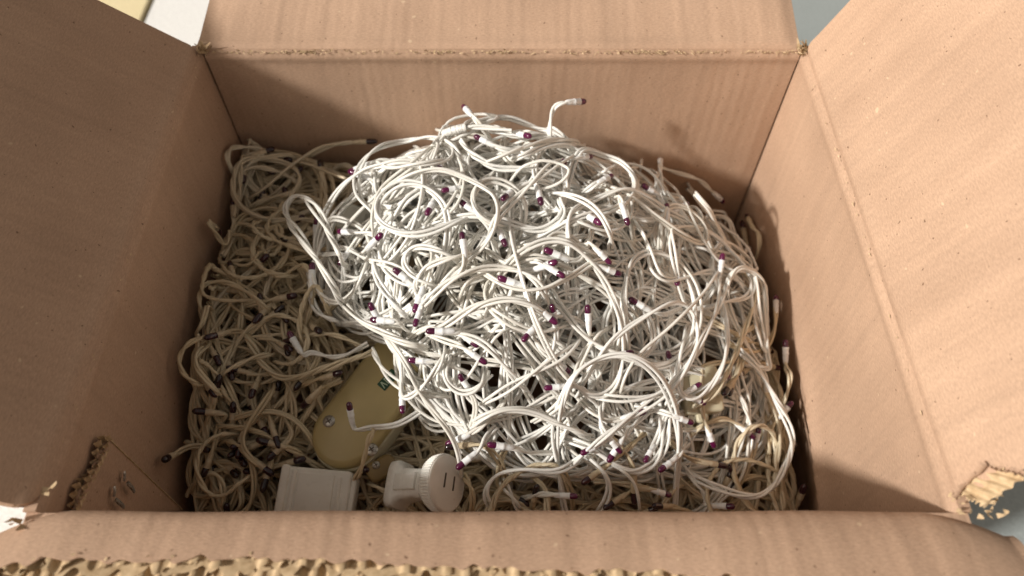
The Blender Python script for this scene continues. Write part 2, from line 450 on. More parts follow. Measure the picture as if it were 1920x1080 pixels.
# rough split fold at the back: broken liner fibres in the groove
it = []
for k in range(800):
    x = R(-.197, .197)
    if R(0, 1) > .25 + .75 * max(0, math.sin(x * 43 + 1) * math.sin(x * 97 + 2) + .35): continue
    it.append(((x, BD - .0003 + R(-.0004, .0006), HB + R(-.0012, .0011)), (R(-1, 1), R(-.45, .0), R(-.5, .5)), (0, -.8, .6), R(.0010, .0034), R(.00015, .00045), R(-.4, 1.0)))
slivers(it, 'fold_fibres', box)
it = []
for sx in (-1, 1):
    for k in range(46):
        p = (sx * (.199 + R(-.004, .003)), BD + R(-.003, .004), HB + R(-.003, .004))
        it.append((p, (R(-.5, .5) - sx * .15, R(-.6, .3), R(.2, 1)), (R(-.5, .5), -.8, .4), R(.003, .0085), R(.0003, .0011), R(-1, 1.8)))
for k in range(36):   # worn fold lines on the side walls
    sx = random.choice((-1, 1, 1)); y = R(.01, .30)
    it.append(((sx * (.1998 - R(0, .0006)), y, HB + R(-.001, .001)), (R(-.2, .2), random.choice((-1, 1)), R(-.3, .3)), (-sx, 0, .5), R(.001, .003), R(.0002, .0004), R(-.2, .8)))
slivers(it, 'corner_fibres', box)
# torn bits at the front corners
it = []
for k in range(12):
    p = (-.2 + R(-.014, .004), R(-.006, .012), HB + R(-.002, .006))
    it.append((p, (R(-1, .3), R(-1, .4), R(-.2, .8)), (R(-.3, .3), -.2, 1), R(.003, .008), R(.0006, .0020), R(-.8, 1.6)))
for k in range(30):
    p = (.2 + R(-.003, .016), R(-.004, .010), HB + R(-.004, .012))
    it.append((p, (R(-.3, 1), R(-1, .5), R(-.2, .9)), (R(-.5, .2), -.2, 1), R(.0025, .006), R(.0004, .0013), R(-.8, 1.8)))
slivers(it, 'corner_fibres', box)
# crushed, rolled-back corner of the right flap
def crumple(name, P0, ax, across, up, L, W, seed, mat):
    g = np.random.default_rng(seed); ax, across, up = (np.array(a, float) / np.linalg.norm(a) for a in (ax, across, up))
    s, t = np.meshgrid(np.linspace(0, 1, 22), np.linspace(0, 1, 16), indexing='ij')
    ang = t * math.pi * 1.15
    rad = W / 3.0 * (1 + .25 * np.sin(s * 9 + seed)) * (1 - .3 * s)
    rag = .0015 * np.sin(s * 40 + seed) + .001 * np.sin(s * 87)
    P = np.array(P0) + ax * (s * L + .002 * np.sin(t * 7 + s * 5))[..., None] + across * (rad * np.sin(ang) * 1.1 + (t * .35 * W) + rag * t)[..., None] + up * (rad * (1 - np.cos(ang)) + .0007 * np.sin(17 * s + 9 * t))[..., None]
    idx = np.arange(s.size).reshape(s.shape)
    f = np.stack([idx[:-1, :-1], idx[1:, :-1], idx[1:, 1:], idx[:-1, 1:]], -1).reshape(-1, 4)
    n = s.size
    V2 = np.concatenate([P.reshape(-1, 3), P.reshape(-1, 3) - up * .0012])
    return link(name, fast_mesh(name, V2, np.concatenate([f, f[:, ::-1] + n])), mat, box)
ca, sa = math.cos(math.radians(52)), math.sin(math.radians(52))
FN = np.array([-sa, 0, ca])
def on_flap(px, py, h=.001):
    p0 = np.array([BW / 2, 0, HB]) + FN * h; d = ray(px, py)
    return CAM + d * (((p0 - CAM) @ FN) / (d @ FN))
# bared flute layer where the liner is torn off, with ribs
q0, q1, q2, q3 = (on_flap(*p, .0012) for p in ((1800, 925), (1846, 872), (1925, 893), (1842, 948)))
s_, t_ = np.meshgrid(np.linspace(0, 1, 50), np.linspace(0, 1, 30), indexing='ij')
P = (q0[None, None] * ((1 - s_) * (1 - t_))[..., None] + q3 * ((1 - t_) * s_)[..., None] + q1 * ((1 - s_) * t_)[..., None] + q2 * (s_ * t_)[..., None])
P = P + FN * (.0007 * np.sin(t_ * 26) + .0006 * np.sin(s_ * 9 + 4 * t_))[..., None] + (q3 - q0) * (.05 * np.sin(t_ * 23) * (s_ > .97))[..., None] + (q1 - q0) * (.06 * np.sin(s_ * 31) * ((t_ > .96) | (t_ < .03)))[..., None]
idx = np.arange(s_.size).reshape(s_.shape); f = np.stack([idx[:-1, :-1], idx[1:, :-1], idx[1:, 1:], idx[:-1, 1:]], -1).reshape(-1, 4)
link('bared_flute', fast_mesh('bared_flute', P.reshape(-1, 3), f), M_FLUTE, box)
# torn liner curling back along the upper edge of the bared patch
def curl(a, c, width, turns, seed):
    a, c = np.array(a), np.array(c); ax = c - a; L = np.linalg.norm(ax); ax /= L; side = np.cross(FN, ax)
    s_, t_ = np.meshgrid(np.linspace(0, 1, 26), np.linspace(0, 1, 14), indexing='ij')
    rad = width / (turns * math.pi) * (1 + .18 * np.sin(7 * s_ + seed)); an = t_ * turns * math.pi
    rag = 1 + .10 * np.sin(37 * s_ + seed) + .08 * np.sin(61 * s_)
    P = a + ax * (s_ * L)[..., None] + side * (rad * np.sin(an * rag))[..., None] + FN * (rad * (1 - np.cos(an * rag)) + .0005 * np.sin(19 * s_))[..., None]
    n = s_.size; idx = np.arange(n).reshape(s_.shape); f = np.stack([idx[:-1, :-1], idx[1:, :-1], idx[1:, 1:], idx[:-1, 1:]], -1).reshape(-1, 4)
    return link('torn_liner', fast_mesh('torn_liner', P.reshape(-1, 3), f), M_CARD, box)
curl(on_flap(1846, 866), on_flap(1786, 926), .0075, .75, 1)
curl(on_flap(1925, 884), on_flap(1862, 868), .0050, .6, 3)

# stapled glue tab on the left wall, front corner
XL = -BW / 2
def wl(px, py, lift=.0045):
    p = on_plane(px, py, 0, XL + lift); return p
A_, B_, C_ = wl(203, 822), wl(130, 968), wl(342, 956)
B_[1] = max(B_[1], .0012); C_[1] = max(C_[1], .0012)
# outline in (y,z): torn edge A->B then along the front corner and the slanting lower edge to A
poly = [A_, B_, C_]
def prism(poly, nrm, th):
    n = len(poly); V = [tuple(p) for p in poly] + [tuple(p - np.array(nrm) * th) for p in poly]
    F = [tuple(range(n)), tuple(range(2 * n - 1, n - 1, -1))] + [(i, i + n, (i + 1) % n + n, (i + 1) % n) for i in range(n)]
    return V, F
dense = []
for i in range(len(poly)):
    a, b2 = poly[i], poly[(i + 1) % len(poly)]
    m = 26 if i == 0 else 3
    for k in range(m):
        t = k / m; p = a * (1 - t) + b2 * t
        if i == 0: p = p + np.array([0, R(-.0012, .0012), R(-.0018, .0018)])
        dense.append(p)
Vt, Ft = prism(dense, (1, 0, 0), .0012)
uvt = [(v[1] + 3, v[2] + 3) for v in Vt]
tab = link('glue_tab', mesh('glue_tab', Vt, Ft, uvt, smooth=False), M_CARD, box)
tab['label'] = 'stapled inner tab with a torn corrugated top edge'
def tab_edge(off, amp, ext, seed):
    s = np.linspace(0, 1, 160); w = np.linspace(0, 1, 3); S, W = np.meshgrid(s, w, indexing='ij')
    e = (B_ - A_); up = np.array([0, .0, 1.0]); up -= e * (up @ e) / (e @ e); up /= np.linalg.norm(up)
    P = A_ + e * S[..., None] + up * (W * ext * (.7 + .5 * np.sin(S * 11 + seed)) - .001)[..., None]
    P[..., 0] = XL + off + amp * np.sin(S * 2 * math.pi * 11 + seed) * (.5 + .5 * W)
    idx = np.arange(S.size).reshape(S.shape); f = np.stack([idx[:-1, :-1], idx[1:, :-1], idx[1:, 1:], idx[:-1, 1:]], -1).reshape(-1, 4)
    link('flute', fast_mesh('flute', P.reshape(-1, 3), f), M_FLUTE, tab)
V1, Q1 = tube(np.array([A_ + (C_ - A_) * t + np.array([.0002, 0, 0]) for t in np.linspace(0, 1, 12)]), .00045, 6)
link('bare_edge', fast_mesh('bare_edge', V1, Q1), M_FLUTE, tab)
tab_edge(.0030, .0014, .005, 0.3); tab_edge(.0055, .0011, .0035, 1.9); tab_edge(.0072, .0005, .0022, 4.0)
for k, ((x0, y0), (x1, y1), bright) in enumerate((((231, 884), (229, 901), 0), ((233, 905), (248, 922), 1), ((212, 912), (210, 930), 0), ((211, 937), (228, 951), 1))):
    a, b2 = wl(x0, y0, .0062), wl(x1, y1, .0068 if bright else .0056)
    pts = [a + (b2 - a) * t + np.array([.0007 * math.sin(t * math.pi) + (.0006 if bright else 0), 0, 0]) for t in np.linspace(0, 1, 7)]
    V1, Q1 = tube(pts, [.0011, .0013, .0013, .0013, .0013, .0013, .0011], 4)
    V1[:, 0] = (V1[:, 0] - pts[3][0]) * .5 + pts[3][0] + .0004
    link('staple', fast_mesh('staple', V1, Q1), M_METAL, tab)

# ------------------------------------------------------------------ pile heights (relative to the rim)
RES = .001
NX, NY = int(BW / RES), int(BD / RES)
gx, gy = np.meshgrid((np.arange(NX) + .5) * RES - BW / 2, (np.arange(NY) + .5) * RES, indexing='ij')
def sm(t): t = np.clip(t, 0, 1); return t * t * (3 - 2 * t)
WALLS = [(-.2,.30,-.083),(-.2,.245,-.095),(-.2,.17,-.092),(-.2,.115,-.095),(-.2,.09,-.115),(-.2,.05,-.135),(-.2,0,-.15),
 (.2,.30,-.18),(.2,.25,-.155),(.2,.18,-.145),(.2,.117,-.15),(.2,.07,-.165),(.2,0,-.19),(-.1,0,-.15),(0,0,-.155),(.1,0,-.168),
 (-.15,.306,-.088),(.15,.306,-.155),(-.15,.2,-.095),(-.15,.12,-.10),(-.11,.06,-.125),(-.15,.05,-.13),(.16,.04,-.155)]
BASE = WALLS + [(-.1,.306,-.10),(0,.306,-.13),(.1,.306,-.15),(0,.2,-.13),(0,.1,-.135),(.1,.15,-.15),(-.08,.15,-.11),(0,.05,-.135)]
HEAP = WALLS + [(-.1,.306,-.098),(-.05,.306,-.078),(0,.306,-.062),(.05,.306,-.062),(.1,.306,-.10),(-.1,.25,-.056),(-.03,.275,-.038),(.05,.27,-.045),(.11,.25,-.075),(.15,.21,-.088),
 (0,.2,-.026),(.05,.2,-.033),(-.05,.2,-.027),(0,.15,-.034),(.05,.14,-.045),(.1,.17,-.060),(.1,.12,-.080),(0,.1,-.064),(.05,.09,-.083),(-.05,.125,-.048),(-.095,.2,-.045),(-.13,.2,-.085),(-.10,.13,-.085),(-.065,.085,-.098),
 (0,.05,-.112),(.1,.06,-.122),(.15,.15,-.10),(.17,.1,-.135),(-.13,.25,-.088)]
def tps(pts):
    p = np.array(pts); n = len(p); X = p[:, :2]
    U = lambda r2: .5 * r2 * np.log(r2 + 1e-12)
    K = U(((X[:, None] - X[None]) ** 2).sum(-1)) + np.eye(n) * 2e-4
    A = np.zeros((n + 3, n + 3)); A[:n, :n] = K; A[:n, n] = 1; A[:n, n + 1:] = X; A[n:, :n] = A[:n, n:].T
    w = np.linalg.solve(A, np.concatenate([p[:, 2], [0, 0, 0]]))
    Z = np.full(gx.shape, w[n]) + w[n + 1] * gx + w[n + 2] * gy
    for i in range(n): Z += w[i] * U((gx - X[i, 0]) ** 2 + (gy - X[i, 1]) ** 2)
    return Z + HB
TF = tps(HEAP) + .005 * np.sin(gx * 55 + 1) * np.sin(gy * 48 + 2) + .0035 * np.sin(gx * 101 + gy * 30) * np.sin(gy * 88 + 1); TB = np.minimum(tps(BASE), TF)
def Tfull(x, y):
    ix, iy = gi(np.asarray(x), np.asarray(y)); return TF[ix, iy]
def gi(x, y):
    return np.clip(((x + BW / 2) / RES).astype(int), 0, NX - 1), np.clip((y / RES).astype(int), 0, NY - 1)
def at(px, py, lift=0.0):
    d = ray(px, py); z = HB - .07
    for _ in range(40):
        P = CAM + d * ((z - CAM[2]) / d[2])
        z = .5 * z + .5 * (float(Tfull(np.array(np.clip(P[0], -.197, .197)), np.array(np.clip(P[1], .003, BD - .003)))) + lift)
    P = CAM + d * ((z - CAM[2]) / d[2])
    if P[1] > BD - .006: P = on_plane(px, py, 1, BD - .006)
    if abs(P[0]) > BW / 2 - .004: P = on_plane(px, py, 0, math.copysign(BW / 2 - .004, P[0]))
    return P
def poly_mask(poly, Z):
    """cells whose surface point falls inside the outline seen in the photograph"""
    X, Y = project(np.stack([gx, gy, Z], -1)); poly = np.array(poly, float); ins = np.zeros(X.shape, bool)
    n = len(poly)
    for i in range(n):
        x0, y0 = poly[i]; x1, y1 = poly[(i + 1) % n]
        c = ((y0 > Y) != (y1 > Y)) & (X < (x1 - x0) * (Y - y0) / (y1 - y0 + 1e-9) + x0)
        ins ^= c
    return ins
HEAP_POLY = [(665, 300), (720, 262), (830, 235), (960, 240), (1100, 265), (1200, 305), (1310, 340), (1370, 420), (1425, 480), (1455, 600), (1430, 700), (1465, 780), (1450, 840), (1380, 880), (1250, 885), (1120, 890), (960, 895), (890, 855), (840, 800), (770, 760), (735, 690), (660, 610), (590, 560), (570, 470), (640, 420), (690, 380)]
heap_mask = poly_mask(HEAP_POLY, TF)
keep = np.zeros((NX, NY), bool)
for pl in ([(600, 770), (650, 690), (690, 660), (745, 690), (740, 800), (690, 868), (625, 868), (592, 830)],
           [(508, 858), (668, 860), (668, 975), (508, 975)],
           [(710, 840), (800, 845), (870, 850), (878, 930), (850, 975), (775, 975), (710, 925)],
           [(640, 366), (690, 366), (690, 415), (640, 415)],
           [(1285, 692), (1330, 692), (1330, 738), (1290, 742)]):
    keep |= poly_mask(pl, TF) | poly_mask(pl, TB)

# ------------------------------------------------------------------ light strings
STR = {
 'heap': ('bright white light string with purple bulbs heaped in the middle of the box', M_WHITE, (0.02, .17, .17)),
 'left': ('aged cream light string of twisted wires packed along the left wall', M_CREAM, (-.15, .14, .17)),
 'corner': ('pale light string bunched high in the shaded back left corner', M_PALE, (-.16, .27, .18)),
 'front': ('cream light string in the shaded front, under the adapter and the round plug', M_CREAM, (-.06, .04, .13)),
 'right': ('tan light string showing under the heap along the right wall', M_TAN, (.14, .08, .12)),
}
string = {}
for k, (lab, m, loc) in STR.items():
    string[k] = thing('light_string', lab, 'string lights', loc, 'light strings tangled in the box')
Hg = TB - .030
RW = .00100
def laydown(P):
    """raise the pile's height map by strands P"""
    ix, iy = gi(P[:, 0], P[:, 1])
    for dx, dy, dz in ((0, 0, RW * .9), (1, 0, RW * .3), (-1, 0, RW * .3), (0, 1, RW * .3), (0, -1, RW * .3)):
        np.maximum.at(Hg, (np.clip(ix + dx, 0, NX - 1), np.clip(iy + dy, 0, NY - 1)), P[:, 2] + dz)
DS = .003
def walk(starts, n, allowed, kap, corr, lim=.196):
    """candidate plan paths: smoothly curving random walks that turn back inside the allowed area"""
    m = len(starts); p = starts.copy(); th = rng.uniform(0, 6.283, m); k = rng.normal(0, kap, m)
    out = np.empty((n, m, 2)); a = math.exp(-DS / corr); s = kap * math.sqrt(1 - a * a)
    def bad(q):
        ix, iy = gi(q[..., 0], q[..., 1])
        return (~allowed[ix, iy]) | (np.abs(q[..., 0]) > lim) | (q[..., 1] < .004) | (q[..., 1] > BD - .004)
    mean = np.zeros(m)
    for i in range(n):
        out[i] = p
        if i % 44 == 0: mean = rng.choice([-1, 1], m) * np.where(rng.random(m) < .6, rng.uniform(16, 36, m), rng.uniform(0, 7, m))
        k = a * k + s * rng.normal(0, 1, m) + (1 - a) * mean * 1.0
        kk = k.copy()
        ah = p + .016 * np.stack([np.cos(th), np.sin(th)], -1)
        bd = bad(ah)
        if bd.any():
            L = p + .014 * np.stack([np.cos(th + .9), np.sin(th + .9)], -1); Rr = p + .014 * np.stack([np.cos(th - .9), np.sin(th - .9)], -1)
            bl, br = bad(L), bad(Rr)
            turn = np.where(bl & ~br, -1, np.where(br & ~bl, 1, np.sign(k)))
            kk = np.where(bd, turn * 85, kk); k = np.where(bd, turn * 20, k)
        th = th + kk * DS
        p = p + DS * np.stack([np.cos(th), np.sin(th)], -1)
        p[:, 0] = np.clip(p[:, 0], -lim, lim); p[:, 1] = np.clip(p[:, 1], .004, BD - .004)
    return out
def drape(xy, half, it=50):
    t = np.gradient(xy, axis=0); t /= np.linalg.norm(t, axis=1)[:, None] + 1e-9
    n = np.stack([-t[:, 1], t[:, 0]], -1)
    h = np.full(len(xy), -1.0)
    for o in (-half, -half * .5, 0, half * .5, half):
        ix, iy = gi(xy[:, 0] + n[:, 0] * o, xy[:, 1] + n[:, 1] * o); h = np.maximum(h, Hg[ix, iy])
    z0 = h + RW; z = z0.copy()
    for _ in range(it):
        z[1:-1] = .5 * z[1:-1] + .25 * (z[:-2] + z[2:]); z = np.maximum(z, z0)
    for _ in range(6): z[1:-1] = .5 * z[1:-1] + .25 * (z[:-2] + z[2:])
    return z, n
def smooth_noise(n, corr, amp):
    m = max(4, int(n * DS / corr) + 3); q = np.linspace(0, m - 1.001, n); i = q.astype(int); f = q - i; f = f * f * (3 - 2 * f)
    v = rng.normal(0, amp, m + 1); return v[i] * (1 - f) + v[i + 1] * f
def strands(C, k, loose, pitch):
    """k wires wound round the centre line C"""
    n = len(C); t = np.gradient(C, axis=0); t /= np.linalg.norm(t, axis=1)[:, None] + 1e-9
    up = np.array([0, 0, 1.0]); N = np.cross(t, up); N /= np.linalg.norm(N, axis=1)[:, None] + 1e-9; B = np.cross(N, t)
    if k == 1: return [C]
    rho = RW * (1.10 if k == 2 else 1.28)
    s = np.arange(n) * DS; ph0 = rng.uniform(0, 6.28); tw = ph0 + np.cumsum(np.full(n, 2 * math.pi * DS / pitch) * (1 + smooth_noise(n, .05, .5)))
    res = []
    for i in range(k):
        a = tw + 2 * math.pi * i / k
        off = np.cumsum(np.zeros(n)) + loose * RW * smooth_noise(n, .06, 1.3)
        P = C + N * (rho * np.cos(a) + off)[:, None] + B * (rho * np.sin(a))[:, None]
        for _ in range(3): P[1:-1] = .5 * P[1:-1] + .25 * (P[:-2] + P[2:])
        P[:, 0] = np.clip(P[:, 0], -BW / 2 + .0012, BW / 2 - .0012); P[:, 1] = np.clip(P[:, 1], .0015, BD - .0015)
        res.append(P)
    return res
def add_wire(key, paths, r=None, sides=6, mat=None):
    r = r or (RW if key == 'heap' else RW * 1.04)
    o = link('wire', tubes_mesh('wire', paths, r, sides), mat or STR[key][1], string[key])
    for P in paths: laydown(P)
    return o
def fill(allowed, target, keyfn, nmax, ks, loose, pitch, kap, corr, length, stop=.004, frac=.06, stiff=50):
    for i in range(nmax):
        deficit = np.where(allowed, target - Hg, -1)
        if (deficit > stop).sum() < frac * allowed.sum(): break
        cand = np.argwhere(deficit >= max(stop, np.quantile(deficit[allowed], .7) - 1e-6))
        if len(cand) == 0: break
        c = cand[rng.integers(0, len(cand), 10)]
        st = np.stack([gx[c[:, 0], c[:, 1]], gy[c[:, 0], c[:, 1]]], -1)
        n = int(rng.uniform(*length) / DS)
        W = walk(st, n, allowed, kap, corr)
        ix, iy = gi(W[..., 0], W[..., 1])
        sc = np.clip(target[ix, iy] - Hg[ix, iy], -.01, .02).mean(0) - .01 * (~allowed[ix, iy]).mean(0)
        xy = W[:, np.argmax(sc)]
        for _ in range(3): xy[1:-1] = .5 * xy[1:-1] + .25 * (xy[:-2] + xy[2:])
        k = int(rng.choice(ks)); lo = rng.uniform(*loose)
        z, nn = drape(xy, RW * (1 if k == 1 else 2.1), stiff)
        z = np.minimum(z, target[gi(xy[:, 0], xy[:, 1])] + .005)
        t = np.linspace(0, 1, n); z = z - .016 * (np.clip(1 - t / .07, 0, 1) ** 1.5 + np.clip((t - .93) / .07, 0, 1) ** 1.5)
        C = np.concatenate([xy, (z + (RW * .9 if k > 1 else 0))[:, None]], 1)
        add_wire(keyfn(C), strands(C, k, lo, rng.uniform(*pitch)))
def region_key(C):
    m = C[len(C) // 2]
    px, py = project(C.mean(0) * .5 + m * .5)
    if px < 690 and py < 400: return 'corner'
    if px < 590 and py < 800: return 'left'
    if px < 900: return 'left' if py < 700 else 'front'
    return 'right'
all_ok = np.ones((NX, NY), bool)
# 1. aged strings filling the box
vis_base = ~heap_mask
# the part of the base that the heap hides needs no wires
Hg[:] = TB - .034
edge = heap_mask & (np.roll(heap_mask, 25, 0) & np.roll(heap_mask, -25, 0) & np.roll(heap_mask, 25, 1) & np.roll(heap_mask, -25, 1))
kd = keep.copy()
for sh in range(4):
    kd = kd | np.roll(kd, 5, 0) | np.roll(kd, -5, 0) | np.roll(kd, 5, 1) | np.roll(kd, -5, 1)
base_ok = ~edge | kd
fill(base_ok, TB - .013, region_key, 130, [2, 2, 2, 3], (.0, .35), (.02, .04), 7, .07, (.5, 1.1), frac=.25)

# ------------------------------------------------------------------ devices lying in the pile
def device_grid(P0, rad, h):
    m = (gx - P0[0]) ** 2 + (gy - P0[1]) ** 2 < rad ** 2
    Hg[m] = np.maximum(Hg[m], h)
# beige controller
c0 = on_plane(682, 762, 2, HB - .100)
e0 = on_plane(622, 838, 2, HB - .104); e1 = on_plane(770, 655, 2, HB - .096)
xd = (e1 - e0); Lc = np.linalg.norm(xd) + .022
Mc = frame(c0 + np.array([.006, .012, -.022]), (-.10, -.16, 1), xd)
ctl = thing('light_controller', 'yellowish beige oval controller with screws and a green label', 'controller', tuple(c0 - np.array([0, 0, .022])))
def stadium(L, W, z0, z1, rim, n=14):
    V, F = [], []; lv = [(0, z0), (0, z1 - rim), (rim * .3, z1 - rim * .3), (rim, z1)]
    m = 2 * (n + 1)
    for ins, z in lv:
        for sgn in (1, -1):
            for k in range(n + 1):
                a = (-math.pi / 2 + math.pi * k / n) + (0 if sgn > 0 else math.pi)
                V.append((sgn * (L / 2 - W / 2) + math.cos(a) * (W / 2 - ins), math.sin(a) * (W / 2 - ins), z))
    for i in range(len(lv) - 1):
        for k in range(m): F.append((i * m + k, i * m + (k + 1) % m, (i + 1) * m + (k + 1) % m, (i + 1) * m + k))
    F.append(tuple(range(m))[::-1]); F.append(tuple((len(lv) - 1) * m + k for k in range(m)))
    return V, F
Wc = .043
Vb, Fb = stadium(Lc + .003, Wc + .003, 0, .0125, .0015); me = mesh('base_shell', place(Vb, Mc), Fb); me.set_sharp_from_angle(angle=.7); link('base_shell', me, M_BEIGE_RIM, ctl)
Vb, Fb = stadium(Lc, Wc, .0125, .0205, .004); me = mesh('cover', place(Vb, Mc), Fb); me.set_sharp_from_angle(angle=.9); link('cover', me, M_BEIGE, ctl)
def on_cover(px, py, M, h):
    """where a line of sight meets the device's flat top"""
    n = np.array(M.col[2][:3]); p0 = np.array((M @ Vector((0, 0, h)))[:3]); d = ray(px, py)
    return CAM + d * (((p0 - CAM) @ n) / (d @ n))
def screw(px, py, M, h, parent, r=.0031):
    p = on_cover(px, py, M, h)
    S = frame(p + np.array(M.col[2][:3]) * .0002, M.col[2][:3], (.8, .6, 0))
    Vb, Fb = lathe([(r * 1.25, -.001), (r * 1.25, .0001), (r, .0003), (r * .8, .0008), (r * .3, .0010)], 18)
    s = link('screw', mesh('screw', place(Vb, S), Fb), M_METAL, parent)
    Vx, Fx = [], []
    for a, bb in ((r * .62, r * .13), (r * .13, r * .62)):
        o = len(Vx); Vx += [(-a, -bb, .00125 + o * 1e-5), (a, -bb, .00125 + o * 1e-5), (a, bb, .00125 + o * 1e-5), (-a, bb, .00125 + o * 1e-5)]; Fx.append((o, o + 1, o + 2, o + 3))
    link('screw_slot', mesh('screw_slot', place(Vx, S), Fx, smooth=False), M_SLOT, s)
screw(617, 790, Mc, .0205, ctl); screw(697, 843, Mc, .0205, ctl)
# green label with pale strokes
p = on_cover(728, 712, Mc, .0205); Ml = frame(p, Mc.col[2][:3], on_cover(738, 698, Mc, .0205) - on_cover(716, 722, Mc, .0205))
LW, LH = .0135, .0070
Vb, Fb = rbox(LW, LH, .0004, .0006, 2, .0001); lb = link('label_plate', mesh('label_plate', place(Vb, Ml), Fb, smooth=False), M_LABEL, ctl)
def stroke(x0, y0, x1, y1, w=.00035):
    d = Vector((x1 - x0, y1 - y0, 0)); n = Vector((-d.y, d.x, 0)).normalized() * w
    a, c = Vector((x0, y0, .00065)), Vector((x1, y1, .00065)); return [a - n, c - n, c + n, a + n]
Vx, Fx = [], []
for s in ((-.0055, -.0024, -.0042, .0024), (-.0042, .0024, -.0029, -.0024), (-.0015, -.0024, -.0015, .0024), (-.0015, .0024, .0004, .0012), (.0004, .0012, .0004, -.0012), (.0004, -.0012, -.0015, -.0024), (.0018, .0024, .0031, -.0024), (.0031, -.0024, .0046, .0024)):
    o = len(Vx); Vx += stroke(*s); Fx.append((o, o + 1, o + 2, o + 3))
for i in range(len(Vx)): Vx[i] = Vx[i] + Vector((0, 0, 2e-5 * (i // 4)))
link('lettering', mesh('lettering', place(Vx, Ml), Fx, smooth=False), M_INK, lb)
for t in np.linspace(-.35, .35, 6): device_grid(c0 + xd * t, .024, HB - .101)
# small tan plug end beside it
p = on_plane(712, 868, 2, HB - .118); Mp = frame(p + np.array([0, 0, -.012]), (.1, -.25, 1), (.8, .5, 0))
sp = thing('plug_end', 'small brownish plug with a screw between the controller and the round plug', 'plug', tuple(p - np.array([0, 0, .012])))
Vb, Fb = rbox(.019, .013, .012, .005, 5, .002); link('body', mesh('body', place(Vb, Mp), Fb), M_BROWN, sp)
screw(705, 872, Mp, .012, sp, .002)
# white adapter box with stepped mouldings
c1 = on_plane(588, 915, 2, HB - .112)
Ma = frame(c1 + np.array([0, 0, -.02]), (.05, -.28, 1), on_plane(660, 921, 2, HB - .112) - on_plane(515, 908, 2, HB - .112))
ad = thing('power_adapter', 'white boxy power adapter with ribbed ends by the front flap', 'adapter', tuple(c1 - np.array([0, 0, .02])))
Vb, Fb = rbox(.0405, .0335, .020, .0022, 4, .0016); me = mesh('body', place(Vb, Ma), Fb); me.set_sharp_from_angle(angle=.8); link('body', me, M_ADAPT, ad)
Vb, Fb = rbox(.0052, .0350, .0215, .0018, 3, .0012); link('end_lip', mesh('end_lip', place(Vb, Ma @ Matrix.Translation((-.0195, 0, -.0004))), Fb), M_ADAPT, ad)
Vb, Fb = rbox(.0032, .0300, .0212, .0012, 3, .0010); link('end_lip', mesh('end_lip', place(Vb, Ma @ Matrix.Translation((-.0140, 0, -.0004))), Fb), M_ADAPT, ad)
Vb, Fb = rbox(.0022, .022, .0012, .001, 3, .0006); link('rib', mesh('rib', place(Vb, Ma @ Matrix.Translation((.0135, .002, .0196))), Fb), M_ADAPT, ad)
Vb, Fb = rbox(.0045, .030, .017, .0015, 3, .001); link('end_lip', mesh('end_lip', place(Vb, Ma @ Matrix.Translation((.0208, -.0008, .0015))), Fb), M_ADAPT, ad)
Vb, Fb = rbox(.012, .0028, .010, .001, 3, .001); link('latch', mesh('latch', place(Vb, Ma @ Matrix.Translation((.012, -.0178, .006))), Fb), M_ADAPT, ad)
Vb, Fb = rbox(.0215, .0285, .0012, .001, 3, .0005); link('lid_panel', mesh('lid_panel', place(Vb, Ma @ Matrix.Translation((-.0005, -.0005, .0196))), Fb), M_ADAPT, ad)
for k in range(3):
    Vb, Fb = rbox(.0014, .010, .0010, .0006, 2, .0004); link('rib', mesh('rib', place(Vb, Ma @ Matrix.Translation((.0168 + .0018 * (k - 1), -.004, .0195 - .0004 * k))), Fb), M_ADAPT, ad)
device_grid(c1, .024, HB - .113)
# round plug with a knurled disc
pf = on_plane(838, 906, 2, HB - .100)
ax = np.array([.84, -.14, .54]); ax /= np.linalg.norm(ax)
Mr = frame(pf - ax * .040, ax, (0.10, 1, .1))
pg = thing('round_plug', 'white plug with a knurled round face and two slots', 'plug', tuple(pf - np.array([0, 0, .045])))
sec = [(0, .0130, .0088), (.0015, .0142, .0098), (.006, .0142, .0098), (.0075, .0122, .0088), (.010, .0098, .0080), (.020, .0086, .0078), (.025, .0098, .0086), (.029, .0130, .0120), (.0315, .0150, .0150), (.033, .0152, .0152)]
V, F = [], []; nS = 28
for z, a, bb in sec:
    for k in range(nS):
        t = 2 * math.pi * k / nS; e = 2 / (5 if z < .022 else 2.2)
        V.append((a * math.copysign(abs(math.cos(t)) ** e, math.cos(t)), bb * math.copysign(abs(math.sin(t)) ** e, math.sin(t)), z))
for i in range(len(sec) - 1):
    for k in range(nS): F.append((i * nS + k, i * nS + (k + 1) % nS, (i + 1) * nS + (k + 1) % nS, (i + 1) * nS + k))
F.append(tuple(range(nS))[::-1]); F.append(tuple((len(sec) - 1) * nS + k for k in range(nS)))
me = mesh('body', place(V, Mr), F); me.set_sharp_from_angle(angle=.75); link('body', me, M_PLUG, pg)
V, F = [], []; nK = 60
for z, r0, dep in ((.0325, .0150, .0003), (.0335, .0166, .0006), (.0385, .0172, .0006), (.0395, .0168, .0001)):
    for k in range(nK * 4):
        r = r0 - (dep if (k % 4) in (2, 3) else 0); t = 2 * math.pi * k / (nK * 4); V.append((r * math.cos(t), r * math.sin(t), z))
m = nK * 4
for i in range(3):
    for k in range(m): F.append((i * m + k, i * m + (k + 1) % m, (i + 1) * m + (k + 1) % m, (i + 1) * m + k))
F.append(tuple(range(m))[::-1]); F.append(tuple(3 * m + k for k in range(m)))
link('knurled_ring', mesh('knurled_ring', place(V, Mr), F, smooth=False), M_PLUG, pg)
Vb, Fb = lathe([(.0164, .0392), (.0164, .0402), (.0158, .0407), (.0150, .0408)], 48)
me = mesh('face', place(Vb, Mr), Fb); me.set_sharp_from_angle(angle=.6); face = link('face', me, M_PLUGFACE, pg)
